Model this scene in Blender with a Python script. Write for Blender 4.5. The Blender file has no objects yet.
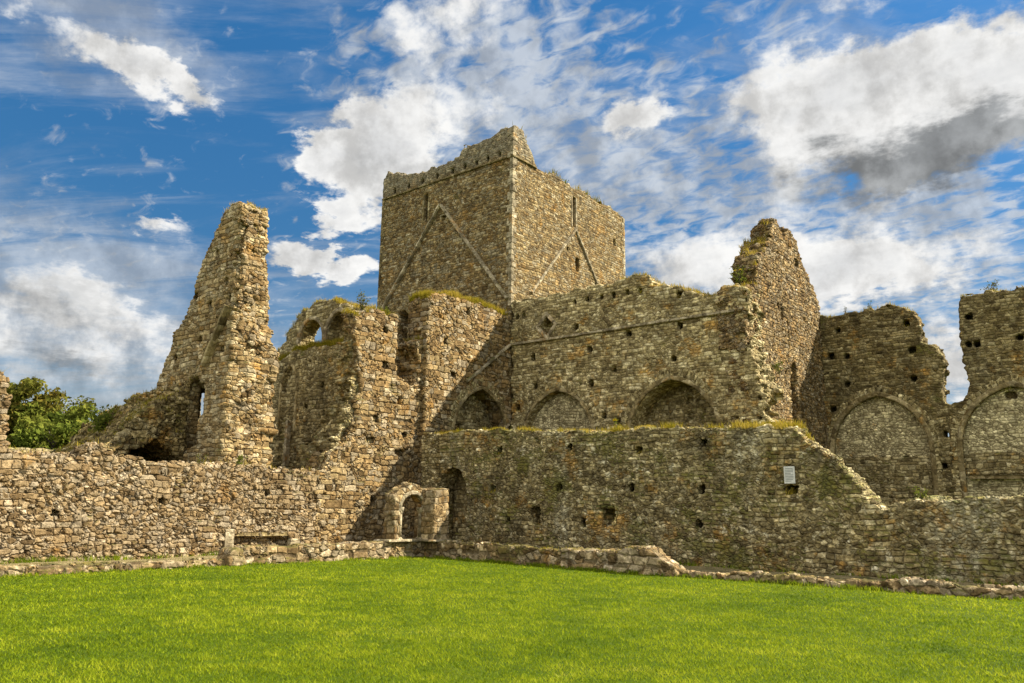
import bpy, math, random
import numpy as np
from mathutils import Vector, Matrix

random.seed(7)
RNG = np.random.default_rng(11)
SC = bpy.context.scene
COL = SC.collection
RAD = math.radians

# ------------------------------------------------------------------ render / view
SC.view_settings.view_transform = 'Standard'
SC.view_settings.look = 'None'
SC.view_settings.exposure = 1.9
SC.view_settings.gamma = 1.0
SC.view_settings.use_curve_mapping = False
SC.render.engine = 'CYCLES'
SC.cycles.max_bounces = 5
SC.cycles.diffuse_bounces = 3
SC.cycles.glossy_bounces = 1
SC.cycles.transmission_bounces = 2
SC.cycles.transparent_max_bounces = 4
SC.cycles.caustics_reflective = False
SC.cycles.caustics_refractive = False

# World frame: X runs along the aisle wall (to the right), Y away along the east range,
# the inner corner of the cloister at the origin, the lawn at z = 0.
CAM = np.array([23.1, -22.3, 1.6])

# ------------------------------------------------------------------ node helper
class NT:
    def __init__(self, tree):
        self.t = tree
    def n(self, typ, ins=None, **attrs):
        nd = self.t.nodes.new(typ)
        for k, v in attrs.items():
            setattr(nd, k, v)
        if ins:
            for k, v in ins.items():
                s = nd.inputs[k]
                if isinstance(v, bpy.types.NodeSocket):
                    self.t.links.new(v, s)
                else:
                    s.default_value = v
        return nd
    def math(self, op, a, b=0.0, c=0.0, clamp=False):
        return self.n('ShaderNodeMath', {0: a, 1: b, 2: c}, operation=op, use_clamp=clamp).outputs[0]
    def vmath(self, op, a, b=(0, 0, 0)):
        nd = self.n('ShaderNodeVectorMath', {0: a, 1: b}, operation=op)
        return nd.outputs['Value'] if op in ('LENGTH', 'DOT_PRODUCT', 'DISTANCE') else nd.outputs[0]
    def noise(self, vec, scale, detail=3.0, rough=0.55, color=False, dist=0.0):
        nd = self.n('ShaderNodeTexNoise', {'Vector': vec, 'Scale': scale, 'Detail': detail, 'Roughness': rough, 'Distortion': dist})
        return nd.outputs['Color'] if color else nd.outputs[0]
    def ramp(self, v, lo, hi, a=0.0, b=1.0, smooth=True):
        nd = self.n('ShaderNodeMapRange', {0: v, 1: lo, 2: hi, 3: a, 4: b})
        nd.interpolation_type = 'SMOOTHSTEP' if smooth else 'LINEAR'
        nd.clamp = True
        return nd.outputs[0]
    def mix(self, f, a, b, mode='MIX'):
        nd = self.n('ShaderNodeMix', data_type='RGBA', blend_type=mode)
        for i, v in ((0, f), (6, a), (7, b)):
            if isinstance(v, bpy.types.NodeSocket):
                self.t.links.new(v, nd.inputs[i])
            else:
                nd.inputs[i].default_value = v if i == 0 or len(v) == 4 else (*v, 1.0)
        return nd.outputs[2]
    def fmix(self, f, a, b):
        nd = self.n('ShaderNodeMix', data_type='FLOAT')
        for i, v in ((0, f), (2, a), (3, b)):
            if isinstance(v, bpy.types.NodeSocket):
                self.t.links.new(v, nd.inputs[i])
            else:
                nd.inputs[i].default_value = v
        return nd.outputs[0]
    def colramp(self, fac, stops):
        nd = self.t.nodes.new('ShaderNodeValToRGB')
        cr = nd.color_ramp
        while len(cr.elements) < len(stops):
            cr.elements.new(0.5)
        for e, (p, c) in zip(cr.elements, stops):
            e.position = p
            e.color = (*c, 1.0)
        self.t.links.new(fac, nd.inputs[0])
        return nd.outputs[0]

def new_mat(name):
    m = bpy.data.materials.new(name)
    m.use_nodes = True
    m.node_tree.nodes.clear()
    return m, NT(m.node_tree)

def finish(m, N, col, rough=0.95, disp=None, spec=0.15, both=False, normal=None, sub=None):
    b = N.n('ShaderNodeBsdfPrincipled', {'Base Color': col, 'Roughness': rough, 'Specular IOR Level': spec})
    if normal is not None:
        N.t.links.new(normal, b.inputs['Normal'])
    out = N.n('ShaderNodeOutputMaterial', {'Surface': b.outputs[0]})
    if disp is not None:
        N.t.links.new(disp, out.inputs['Displacement'])
        m.displacement_method = 'BOTH' if both else 'BUMP'
    return m

# ------------------------------------------------------------------ stone
def stone(name, sx=0.34, sz=0.2, tones=None, gain=1.0, joint=(0.07, 0.055, 0.035), moss=0.2, white=0.2, ochre=0.2,
          stain=0.3, streak=0.0, amp=0.05, seed=0.0, moss_col=(0.075, 0.08, 0.022), ochre_col=(0.36, 0.20, 0.05), both=True,
          white_col=(0.50, 0.47, 0.40), joint_amt=0.7, contrast=1.0, rand=0.85, small=0.5, tint=(1, 1, 1), grey_above=None, mottle=0.7, pale_run=0.0):
    m, N = new_mat(name)
    tc = N.n('ShaderNodeTexCoord').outputs['Object']
    co = N.vmath('ADD', tc, (seed * 3.1, seed * 1.7, seed * 0.9))
    w1 = N.vmath('SUBTRACT', N.noise(co, 1.1, 2.0, 0.5, True), (0.5, 0.5, 0.5))
    P = N.vmath('ADD', co, N.vmath('MULTIPLY', w1, (0.40, 0.40, 0.24)))
    w2 = N.vmath('SUBTRACT', N.noise(co, 6.5, 2.0, 0.6, True), (0.5, 0.5, 0.5))
    P = N.vmath('ADD', P, N.vmath('MULTIPLY', w2, (0.13, 0.13, 0.08)))
    # coursed rubble: beds of uneven height, each bed its own row of stones; patches of small random stones between
    px = N.n('ShaderNodeSeparateXYZ', {0: P})
    zr = N.math('ADD', N.math('MULTIPLY', px.outputs[2], 1 / sz), N.math('MULTIPLY', N.noise(N.n('ShaderNodeCombineXYZ', {0: 3.7, 1: 1.3, 2: px.outputs[2]}).outputs[0], 2.1, 2.0, 0.6), 2.2))
    row = N.math('FLOOR', zr)
    fz = N.math('SUBTRACT', zr, row)
    bed = N.math('MULTIPLY', N.math('MINIMUM', fz, N.math('SUBTRACT', 1.0, fz)), sz)
    hsh = N.n('ShaderNodeTexWhiteNoise', {'W': row}, noise_dimensions='1D')
    hc = N.vmath('MULTIPLY', hsh.outputs['Color'], (37.0, 41.0, 0.0))
    sxv = N.math('MULTIPLY_ADD', hsh.outputs['Value'], 0.7 / sx, 0.65 / sx)
    S2 = N.vmath('ADD', N.vmath('MULTIPLY', P, N.n('ShaderNodeCombineXYZ', {0: sxv, 1: sxv, 2: 0.0}).outputs[0]), hc)
    vA = N.n('ShaderNodeTexVoronoi', {'Vector': S2, 'Scale': 1.0, 'Randomness': 0.9}, feature='F1', voronoi_dimensions='2D')
    eA = N.n('ShaderNodeTexVoronoi', {'Vector': S2, 'Scale': 1.0, 'Randomness': 0.9}, feature='DISTANCE_TO_EDGE', voronoi_dimensions='2D')
    edgeA = N.math('SMOOTH_MIN', N.math('MULTIPLY', eA.outputs['Distance'], sx), bed, 0.02)
    S = N.vmath('MULTIPLY', P, (1.5 / sx, 1.5 / sx, 1.25 / sz))
    vB = N.n('ShaderNodeTexVoronoi', {'Vector': S, 'Scale': 1.0, 'Randomness': 0.9}, feature='F1')
    eB = N.n('ShaderNodeTexVoronoi', {'Vector': S, 'Scale': 1.0, 'Randomness': 0.9}, feature='DISTANCE_TO_EDGE')
    lowm = N.noise(co, 0.9, 3.0, 0.6)
    msk = N.ramp(lowm, 0.5 + (0.5 - small) * 0.4 - 0.015, 0.5 + (0.5 - small) * 0.4 + 0.015)
    edge = N.fmix(msk, edgeA, N.math('MULTIPLY', eB.outputs['Distance'], sz / 1.25))
    rnd = N.mix(msk, vA.outputs['Color'], vB.outputs['Color'])
    sep = N.n('ShaderNodeSeparateColor', {0: rnd})
    r, g, bl = sep.outputs[0], sep.outputs[1], sep.outputs[2]
    fine = N.noise(co, 11.0, 6.0, 0.68)
    mid = N.noise(co, 3.2, 5.0, 0.6)
    low = N.noise(co, 0.42, 4.0, 0.6)
    body = N.ramp(edge, 0.0, 0.032)
    # colour
    mt0 = N.noise(N.vmath('ADD', co, (4, 6, 3)), 5.0, 6.0, 0.7)
    c = N.colramp(r, tones)
    val = N.math('MULTIPLY_ADD', g, 0.75 * contrast, 1.0 - 0.42 * contrast)
    val = N.math('MULTIPLY', val, N.ramp(fine, 0.3, 0.72, 1 - 0.42 * contrast, 1 + 0.38 * contrast, False))
    val = N.math('MULTIPLY', val, gain)
    c = N.vmath('MULTIPLY', c, N.n('ShaderNodeCombineXYZ', {0: val, 1: val, 2: val}).outputs[0])
    # ochre lichen, white lichen, damp stain, moss
    oc = N.ramp(N.math('ADD', N.noise(N.vmath('ADD', co, (7, 3, 1)), 0.8, 6.0, 0.66), N.math('MULTIPLY', bl, 0.09)), 0.68 - ochre * 0.22, 0.79 - ochre * 0.2)
    c = N.mix(N.math('MULTIPLY', oc, 0.65), c, ochre_col)
    st = N.ramp(N.noise(N.vmath('ADD', co, (3, 9, 5)), 0.55, 6.0, 0.66), 0.68 - stain * 0.3, 0.84 - stain * 0.3)
    c = N.mix(N.math('MULTIPLY', st, 0.62), c, (0.045, 0.037, 0.024))
    if streak > 0:
        sv = N.noise(N.vmath('MULTIPLY', co, (1.6, 1.6, 0.16)), 1.0, 5.0, 0.65)
        c = N.mix(N.math('MULTIPLY', N.ramp(sv, 0.46, 0.7), streak), c, (0.04, 0.033, 0.022))
    if pale_run > 0:                               # lime run-off in tall pale streaks
        pr = N.noise(N.vmath('MULTIPLY', co, (0.42, 0.42, 0.07)), 1.0, 4.0, 0.6)
        pr = N.math('MULTIPLY', N.ramp(pr, 0.54, 0.66), N.ramp(mt0, 0.40, 0.58))
        c = N.mix(N.math('MULTIPLY', pr, pale_run), c, (0.34, 0.325, 0.27))
    wh = N.ramp(N.math('ADD', N.noise(N.vmath('ADD', co, (1, 8, 2)), 2.6, 7.0, 0.72), N.math('MULTIPLY', g, 0.08)), 0.74 - white * 0.2, 0.82 - white * 0.2)
    c = N.mix(N.math('MULTIPLY', wh, 0.75), c, white_col)
    mt = N.noise(N.vmath('ADD', co, (9, 2, 6)), 6.0, 6.0, 0.7)
    mt2 = N.noise(N.vmath('ADD', co, (2, 7, 4)), 2.1, 5.0, 0.65)
    mtx = N.math('MULTIPLY_ADD', N.math('SUBTRACT', mt2, 0.5), 0.5, mt)
    c = N.mix(mottle, c, N.vmath('MULTIPLY', c, N.colramp(mtx, [(0.30, (0.30, 0.27, 0.22)), (0.44, (0.78, 0.75, 0.68)), (0.55, (1.12, 1.12, 1.1)), (0.66, (1.95, 1.95, 2.0))])))
    nz = N.n('ShaderNodeSeparateXYZ', {0: N.n('ShaderNodeNewGeometry').outputs['True Normal']}).outputs[2]
    mo = N.math('ADD', N.noise(N.vmath('ADD', co, (5, 5, 8)), 0.9, 7.0, 0.7), N.math('MULTIPLY', N.math('MAXIMUM', nz, 0.0), 0.16))
    mo = N.ramp(mo, 0.70 - moss * 0.28, 0.80 - moss * 0.26)
    mcol = N.mix(N.ramp(mid, 0.35, 0.65), moss_col, (moss_col[0] * 2.0, moss_col[1] * 1.7, moss_col[2] * 1.5))
    c = N.mix(N.math('MULTIPLY', mo, 0.8), c, mcol)
    jt = N.ramp(edge, 0.003, 0.022, 1.0, 0.0)
    c = N.mix(N.math('MULTIPLY', jt, joint_amt), c, joint)
    c = N.vmath('MULTIPLY', c, (tint[0] * 0.97, tint[1] * 1.0, tint[2] * 1.16))
    if grey_above is not None:                     # wind-washed, lichen-grey parapet courses
        oz = N.n('ShaderNodeSeparateXYZ', {0: tc}).outputs[2]
        gm = N.math('MULTIPLY', N.ramp(oz, grey_above - 0.3, grey_above + 0.4), 0.45)
        gv = N.math('MULTIPLY', val, 0.26)
        c = N.mix(gm, c, N.mix(N.ramp(mt, 0.35, 0.65), (0.085, 0.075, 0.05), (0.30, 0.275, 0.20)))
    # height in metres
    h = N.math('MULTIPLY', body, N.math('MULTIPLY_ADD', bl, 0.8 * amp, 0.65 * amp))
    h = N.math('ADD', h, N.math('MULTIPLY', fine, 0.55 * amp))
    h = N.math('ADD', h, N.math('MULTIPLY', mid, 0.9 * amp))
    d = N.n('ShaderNodeDisplacement', {'Height': h, 'Midlevel': 1.4 * amp, 'Scale': 1.0}).outputs[0]
    return finish(m, N, c, 0.95, d, 0.1, both)

T_TAN = [(0.0, (0.17, 0.12, 0.062)), (0.3, (0.33, 0.245, 0.135)), (0.55, (0.42, 0.335, 0.21)), (0.8, (0.36, 0.31, 0.23)), (1.0, (0.52, 0.44, 0.31))]
T_WARM = [(0.0, (0.15, 0.105, 0.05)), (0.3, (0.31, 0.215, 0.10)), (0.6, (0.37, 0.285, 0.15)), (0.85, (0.30, 0.255, 0.18)), (1.0, (0.47, 0.40, 0.27))]
T_GREY = [(0.0, (0.16, 0.14, 0.105)), (0.4, (0.27, 0.245, 0.19)), (0.7, (0.33, 0.30, 0.235)), (1.0, (0.42, 0.385, 0.31))]
T_DARK = [(0.0, (0.12, 0.095, 0.055)), (0.4, (0.23, 0.185, 0.105)), (0.7, (0.30, 0.25, 0.155)), (1.0, (0.40, 0.35, 0.25))]

M = {}
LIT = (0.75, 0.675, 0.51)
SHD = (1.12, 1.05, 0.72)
M['lit'] = stone('rubble_tan', 0.29, 0.17, T_TAN, 0.98, moss=0.16, white=0.2, ochre=0.16, stain=0.14, amp=0.085, seed=1, tint=LIT, contrast=0.62, small=0.5, joint_amt=0.42, mottle=0.5)
M['transept'] = stone('rubble_warm_tan', 0.34, 0.20, T_WARM, 1.08, moss=0.16, white=0.16, ochre=0.28, stain=0.14, amp=0.075, seed=2, tint=LIT, contrast=0.65, small=0.45, joint_amt=0.6, mottle=0.6)
M['tower'] = stone('tower_rubble', 0.28, 0.13, T_WARM, 1.05, moss=0.3, white=0.35, ochre=0.36, stain=0.3, amp=0.03, seed=3, contrast=0.8, tint=(0.69, 0.64, 0.47), small=0.45, grey_above=18.6, joint_amt=0.5, mottle=0.9)
M['arcade'] = stone('arcade_rubble', 0.28, 0.13, T_DARK, 1.15, moss=0.3, white=0.32, ochre=0.34, stain=0.34, amp=0.03, seed=4, tint=SHD, contrast=0.75, small=0.35, joint_amt=0.5, mottle=0.9)
M['aisle'] = stone('mossy_rubble', 0.24, 0.13, T_DARK, 1.0, moss=0.54, white=0.62, ochre=0.36, stain=0.52, pale_run=0.7, amp=0.05, seed=5, contrast=0.9, tint=SHD, small=0.56, joint_amt=0.5, joint=(0.04, 0.034, 0.024), mottle=1.0)
M['gable'] = stone('gable_rubble', 0.25, 0.14, T_WARM, 1.03, moss=0.15, white=0.35, ochre=0.36, stain=0.2, amp=0.06, seed=6, tint=(0.70, 0.63, 0.47), contrast=0.9, small=0.45, joint_amt=0.6, mottle=0.9)
M['south'] = stone('stained_rubble', 0.26, 0.12, T_DARK, 0.9, moss=0.3, white=0.2, ochre=0.25, stain=0.45, streak=0.5, pale_run=0.3, amp=0.03, seed=7, tint=(0.88, 0.80, 0.50), contrast=0.85, small=0.4, joint_amt=0.5, mottle=0.9)
M['range'] = stone('range_rubble', 0.30, 0.15, T_TAN, 1.0, moss=0.24, white=0.25, ochre=0.34, stain=0.24, amp=0.045, seed=8, tint=(0.88, 0.80, 0.55), contrast=0.7, small=0.35, joint_amt=0.5, mottle=0.8)
M['mound'] = stone('mound_rubble', 0.34, 0.2, T_DARK, 1.05, moss=0.45, white=0.3, ochre=0.36, stain=0.35, amp=0.08, seed=14, tint=(1.0, 0.88, 0.55), contrast=0.9, small=0.6, joint_amt=0.6, mottle=1.0)
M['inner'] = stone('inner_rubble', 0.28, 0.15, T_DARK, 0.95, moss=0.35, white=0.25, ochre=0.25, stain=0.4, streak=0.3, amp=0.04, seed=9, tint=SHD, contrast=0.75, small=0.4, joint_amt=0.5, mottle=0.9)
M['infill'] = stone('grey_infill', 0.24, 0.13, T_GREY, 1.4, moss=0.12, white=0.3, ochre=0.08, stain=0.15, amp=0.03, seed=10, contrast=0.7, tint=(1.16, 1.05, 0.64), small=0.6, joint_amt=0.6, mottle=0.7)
M['fragment'] = stone('arcade_stone', 0.30, 0.20, T_TAN, 0.72, moss=0.3, white=0.3, ochre=0.3, stain=0.25, amp=0.025, seed=15, tint=(0.9, 0.8, 0.56), contrast=0.8, joint_amt=0.5, mottle=0.9, small=0.35)
M['dwarf'] = stone('dwarf_rubble', 0.40, 0.22, T_TAN, 0.8, moss=0.42, white=0.4, ochre=0.2, stain=0.36, amp=0.05, seed=11, tint=(0.90, 0.80, 0.58), contrast=0.9, joint_amt=0.6, mottle=0.9)
M['wedge'] = stone('wedge_stone', 0.16, 0.14, T_DARK, 1.0, moss=0.25, white=0.3, ochre=0.2, stain=0.35, amp=0.012, seed=16, both=False, joint_amt=0.1, contrast=1.0, tint=(1.05, 0.98, 0.66), mottle=0.9)
M['dressed'] = stone('dressed_stone', 0.5, 0.4, T_GREY, 1.0, moss=0.2, white=0.15, ochre=0.3, stain=0.35, amp=0.012, seed=12, both=False, joint_amt=0.3, contrast=0.7, tint=(1.02, 0.9, 0.62))
M['dressed_brown'] = stone('weathered_dressed_stone', 0.5, 0.4, T_DARK, 0.8, moss=0.25, white=0.1, ochre=0.05, stain=0.35, amp=0.012, seed=13, both=False, joint_amt=0.3, contrast=0.7, tint=(1.0, 0.9, 0.6))

# ------------------------------------------------------------------ meshes
def obj(name, V, F, mat, parent=None, smooth=True, loc=None, edges=False):
    """One mesh object; V in world space, its origin moved to loc (or the parent's)."""
    V = np.asarray(V, np.float32).reshape(-1, 3)
    o_loc = np.array(loc if loc is not None else (parent['_at'] if parent is not None else (0, 0, 0)), np.float32)
    me = bpy.data.meshes.new(name)
    Vl = V - o_loc
    if isinstance(F, np.ndarray):
        k = F.shape[1]
        me.vertices.add(len(Vl)); me.vertices.foreach_set('co', Vl.ravel())
        me.loops.add(F.size); me.loops.foreach_set('vertex_index', F.astype(np.int32).ravel())
        me.polygons.add(len(F)); me.polygons.foreach_set('loop_start', np.arange(0, F.size, k, dtype=np.int32))
        me.update(calc_edges=True)
    else:
        me.from_pydata([tuple(v) for v in Vl], [], F); me.update()
    if smooth:
        me.polygons.foreach_set('use_smooth', np.ones(len(me.polygons), bool))
    me.materials.append(mat)
    o = bpy.data.objects.new(name, me)
    COL.objects.link(o)
    o.location = tuple(float(x) for x in o_loc)
    o['_at'] = [float(x) for x in o_loc]
    if parent is not None:
        o.parent = parent
        o.location = tuple(float(a - b) for a, b in zip(o_loc, parent['_at']))
    return o

def tag(o, label, cat, group=None, kind=None):
    o['label'] = label; o['category'] = cat
    if group: o['group'] = group
    o['kind'] = kind or 'thing'
    return o

def empty(name, loc):
    o = bpy.data.objects.new(name, None); COL.objects.link(o)
    o.location = loc; o['_at'] = [float(x) for x in loc]
    return o

# ---- lattice noise on regular grids
def _w(n, org, res, cell, nearest):
    t = (org + np.arange(n) * res) / cell
    t = t - math.floor(t[0])
    i = np.floor(t).astype(int); f = (t - i).astype(np.float32)
    if nearest:
        f = np.clip((f - 0.86) / 0.14, 0, 1)
    m = i.max() + 2
    Wm = np.zeros((n, m), np.float32)
    Wm[np.arange(n), i] = 1 - f; Wm[np.arange(n), i + 1] += f
    return Wm
def lattice(shape, org, res, cell, seed, nearest=False):
    ws = [_w(shape[a], org[a], res, cell[a], nearest) for a in range(3)]
    r = np.random.default_rng(seed).uniform(-1, 1, tuple(w.shape[1] for w in ws)).astype(np.float32)
    r = np.tensordot(ws[0], r, (1, 0))
    r = np.tensordot(r, ws[1], (1, 1)).transpose(0, 2, 1)
    return np.ascontiguousarray(np.tensordot(r, ws[2], (2, 1)))

def poly2d(U, Z, pts):
    """signed distance to a polygon, negative inside"""
    pts = np.asarray(pts, float)
    d = np.full(U.shape, 1e9); s = np.ones(U.shape)
    j = len(pts) - 1
    for i in range(len(pts)):
        ax, az = pts[i]; bx, bz = pts[j]
        ex, ez = bx - ax, bz - az
        wx, wz = U - ax, Z - az
        t = np.clip((wx * ex + wz * ez) / (ex * ex + ez * ez + 1e-12), 0, 1)
        d = np.minimum(d, (wx - ex * t) ** 2 + (wz - ez * t) ** 2)
        c1 = Z >= az; c2 = Z < bz; c3 = ex * wz > ez * wx
        flip = (c1 & c2 & c3) | (~c1 & ~c2 & ~c3)
        s = np.where(flip, -s, s)
        j = i
    return (s * np.sqrt(d)).astype(np.float32)

def surface_net(S, org, res):
    nx, ny, nz = S.shape
    ins = S < 0
    offs = [(a, b, c) for a in (0, 1) for b in (0, 1) for c in (0, 1)]
    cnt = np.zeros((nx - 1, ny - 1, nz - 1), np.int8)
    for a, b, c in offs:
        cnt += ins[a:nx - 1 + a, b:ny - 1 + b, c:nz - 1 + c]
    act = (cnt > 0) & (cnt < 8)
    I, J, K = np.nonzero(act)
    idx = np.full(act.shape, -1, np.int64); idx[I, J, K] = np.arange(len(I))
    cv = np.stack([S[I + a, J + b, K + c] for a, b, c in offs], 1)
    oc = np.array(offs, np.float32)
    acc = np.zeros((len(I), 3), np.float32); num = np.zeros(len(I), np.float32)
    for p in range(8):
        for q in range(p + 1, 8):
            if np.abs(oc[p] - oc[q]).sum() != 1: continue
            va, vb = cv[:, p], cv[:, q]
            mk = (va < 0) != (vb < 0)
            t = np.where(mk, va / np.where(mk, va - vb, 1), 0)
            acc += mk[:, None] * (oc[p] + t[:, None] * (oc[q] - oc[p])); num += mk
    V = np.stack([I, J, K], 1) + acc / num[:, None]
    V = V * res + np.asarray(org)
    quads = []
    for ax in range(3):
        sl0 = [slice(None)] * 3; sl1 = [slice(None)] * 3
        sl0[ax] = slice(0, -1); sl1[ax] = slice(1, None)
        A, B = ins[tuple(sl0)], ins[tuple(sl1)]
        diff = A != B
        o1, o2 = [(1, 2), (2, 0), (0, 1)][ax]
        pos = np.array(np.nonzero(diff))
        lim = [nx - 1, ny - 1, nz - 1]
        ok = (pos[o1] > 0) & (pos[o2] > 0) & (pos[o1] < lim[o1]) & (pos[o2] < lim[o2])
        pos = pos[:, ok]
        def cell(d1, d2):
            p = pos.copy(); p[o1] += d1; p[o2] += d2
            return idx[p[0], p[1], p[2]]
        q = np.stack([cell(-1, -1), cell(0, -1), cell(0, 0), cell(-1, 0)], 1)
        fl = ~A[pos[0], pos[1], pos[2]]
        q[fl] = q[fl][:, ::-1]
        quads.append(q)
    return V.astype(np.float32), np.concatenate(quads)

def vnormals(V, F):
    a, b, c, d = (V[F[:, i]] for i in range(4))
    n = np.cross(c - a, d - b)
    N = np.zeros_like(V)
    for i in range(4):
        np.add.at(N, F[:, i], n)
    return N / (np.linalg.norm(N, axis=1, keepdims=True) + 1e-9)

# ---- openings, as polygons in (u, z)
def rect(u, z, w=0.2, h=0.22, depth=0.75):
    w *= 1.3; h *= 1.25
    j = RNG.uniform(-0.03, 0.03, 8)
    return dict(poly=[(u - w / 2 + j[0], z - h / 2 + j[1]), (u + w / 2 + j[2], z - h / 2 + j[3]), (u + w / 2 + j[4], z + h / 2 + j[5]), (u - w / 2 + j[6], z + h / 2 + j[7])], d0=-1, d1=depth)
def box(u0, u1, z0, z1, d1, d0=-1):
    return dict(poly=[(u0, z0), (u1, z0), (u1, z1), (u0, z1)], d0=d0, d1=d1)
def arch_pts(u0, u1, zb, zs, za, n=9, round_=False):
    """pointed (or round) arch outline from foot to foot"""
    um = (u0 + u1) / 2; hw = (u1 - u0) / 2; hh = za - zs
    if round_:
        top = [(um - hw * math.cos(t), zs + hh * math.sin(t)) for t in np.linspace(0, math.pi, 2 * n)]
    else:
        R = (hw * hw + hh * hh) / (2 * hw)
        t1 = math.acos(max(-1, min(1, (R - hw) / R)))
        L = [(u0 + R - R * math.cos(t), zs + R * math.sin(t)) for t in np.linspace(0, t1, n)]
        top = L + [(2 * um - u, z) for u, z in L[::-1][1:]]
    return [(u0, zb)] + top + [(u1, zb)]
def arch(u0, u1, zb, zs, za, d1, d0=-1, round_=False):
    return dict(poly=arch_pts(u0, u1, zb, zs, za, round_=round_), d0=d0, d1=d1)

SURF = {}
def wall(name, axis, face, thick, outline, mat, holes=(), res=0.07, rough=0.10, seed=1, parent=None, sharp=None,
         lump=0.03, thick_fn=None, post=None, loc=None, cellz=0.2, cellu=0.36):
    """A masonry wall: its elevation polygon (u, z) given real thickness and broken, stepped edges.
    axis 'Y': face looks towards -Y at y = face, u = x.  axis 'X': face looks towards +X at x = face, u = y."""
    pts = np.asarray(outline, float)
    pad = 0.45
    u0, z0 = pts.min(0) - pad; u1, z1 = pts.max(0) + pad
    d0, d1 = -0.30, thick + 0.30
    nu, nd, nz = int((u1 - u0) / res) + 2, int((d1 - d0) / res) + 2, int((z1 - z0) / res) + 2
    us = u0 + np.arange(nu) * res; ds = d0 + np.arange(nd) * res; zs = z0 + np.arange(nz) * res
    U, Z = np.meshgrid(us, zs, indexing='ij')
    P = poly2d(U, Z, pts)
    shp = (nu, nd, nz); org = (u0, d0, z0)
    blk = lattice(shp, org, res, (cellu, 0.37, cellz), seed, True)
    blk2 = lattice(shp, org, res, (cellu * 0.55, 0.23, cellz * 0.6), seed + 50, True)
    smo = lattice(shp, org, res, (0.8, 0.7, 0.6), seed + 100)
    nzs = blk * 0.65 + blk2 * 0.35 + smo * 0.9
    amp = rough if sharp is None else (rough * sharp(U, Z))[:, None, :]
    S = P[:, None, :] + nzs * amp
    D = np.broadcast_to(ds[None, :, None], shp)
    bump = smo * lump + blk2 * lump * 0.35
    if thick_fn is None:
        back = thick
    else:
        back = thick_fn(U, Z)[:, None, :]
    S = np.maximum(S, np.maximum(-D + bump, D - back + bump))
    for h in holes:
        hp = poly2d(U, Z, h['poly'])[:, None, :]
        if h.get('taper'):
            hp = hp + D * h['taper']
        if h.get('shear'):
            hp = poly2d(np.broadcast_to(U[:, None, :], shp) + np.maximum(D, 0) * h['shear'], np.broadcast_to(Z[:, None, :], shp), h['poly'])
        hs = np.maximum(hp + blk2 * h.get('rough', 0.015), np.maximum(h['d0'] - D, D - h['d1']))
        S = np.maximum(S, -hs)
    V, F = surface_net(S.astype(np.float32), org, res)
    if axis == 'Y':
        W = np.stack([V[:, 0], face + V[:, 1], V[:, 2]], 1)
    else:
        W = np.stack([face - V[:, 1], V[:, 0], V[:, 2]], 1)
    if post is not None:
        W = post(W)
    if loc is None and parent is None:
        um = float(pts[:, 0].mean())
        loc = (um, face + thick / 2, 0) if axis == 'Y' else (face - thick / 2, um, 0)
    o = obj(name, W, F, mat, parent, True, loc)
    SURF[o.name] = (W, vnormals(W, F))
    return o

def to_world(axis, face, u, d, z):
    return (u, face + d, z) if axis == 'Y' else (face - d, u, z)

def resample(path, step):
    P = np.asarray(path, float); out = []
    for a, b in zip(P[:-1], P[1:]):
        n = max(1, int(np.linalg.norm(b - a) / step))
        out += [a + (b - a) * t / n for t in range(n)]
    out.append(P[-1])
    return np.array(out)

def moulding(name, axis, face, path, w, proj, mat, parent, back=0.10, step=0.22, jit=0.006, seg=0.42, taper=True):
    """dressed-stone moulding swept along a path in the wall's plane, cut into blocks by fine joints"""
    P = resample(path, step); V = []; F = []
    n = len(P); rr = random.Random(len(P) * 7 + int(w * 1000))
    T = np.gradient(P, axis=0); T /= np.linalg.norm(T, axis=1, keepdims=True) + 1e-9
    prof = [(-0.5, back), (-0.5, -proj * 0.55), (-0.28, -proj), (0.28, -proj), (0.5, -proj * 0.45), (0.5, back)]
    off = 0.0; acc = 0.0
    for i in range(n):
        nrm = np.array([-T[i, 1], T[i, 0]])
        if i % 2 == 0: off = rr.uniform(-jit, jit) * 1.6
        for a, d in prof:
            q = P[i] + nrm * a * w + np.array([rr.uniform(-jit, jit), rr.uniform(-jit, jit)])
            V.append(to_world(axis, face, q[0], d + off + rr.uniform(-jit, jit) * 0.6, q[1]))
    k = len(prof)
    for i in range(n - 1):
        for a in range(k):
            b = (a + 1) % k
            F.append((i * k + a, i * k + b, (i + 1) * k + b, (i + 1) * k + a))
    F.append(tuple(range(k))[::-1]); F.append(tuple((n - 1) * k + a for a in range(k)))
    return obj(name, V, F, mat, parent, False)

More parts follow.
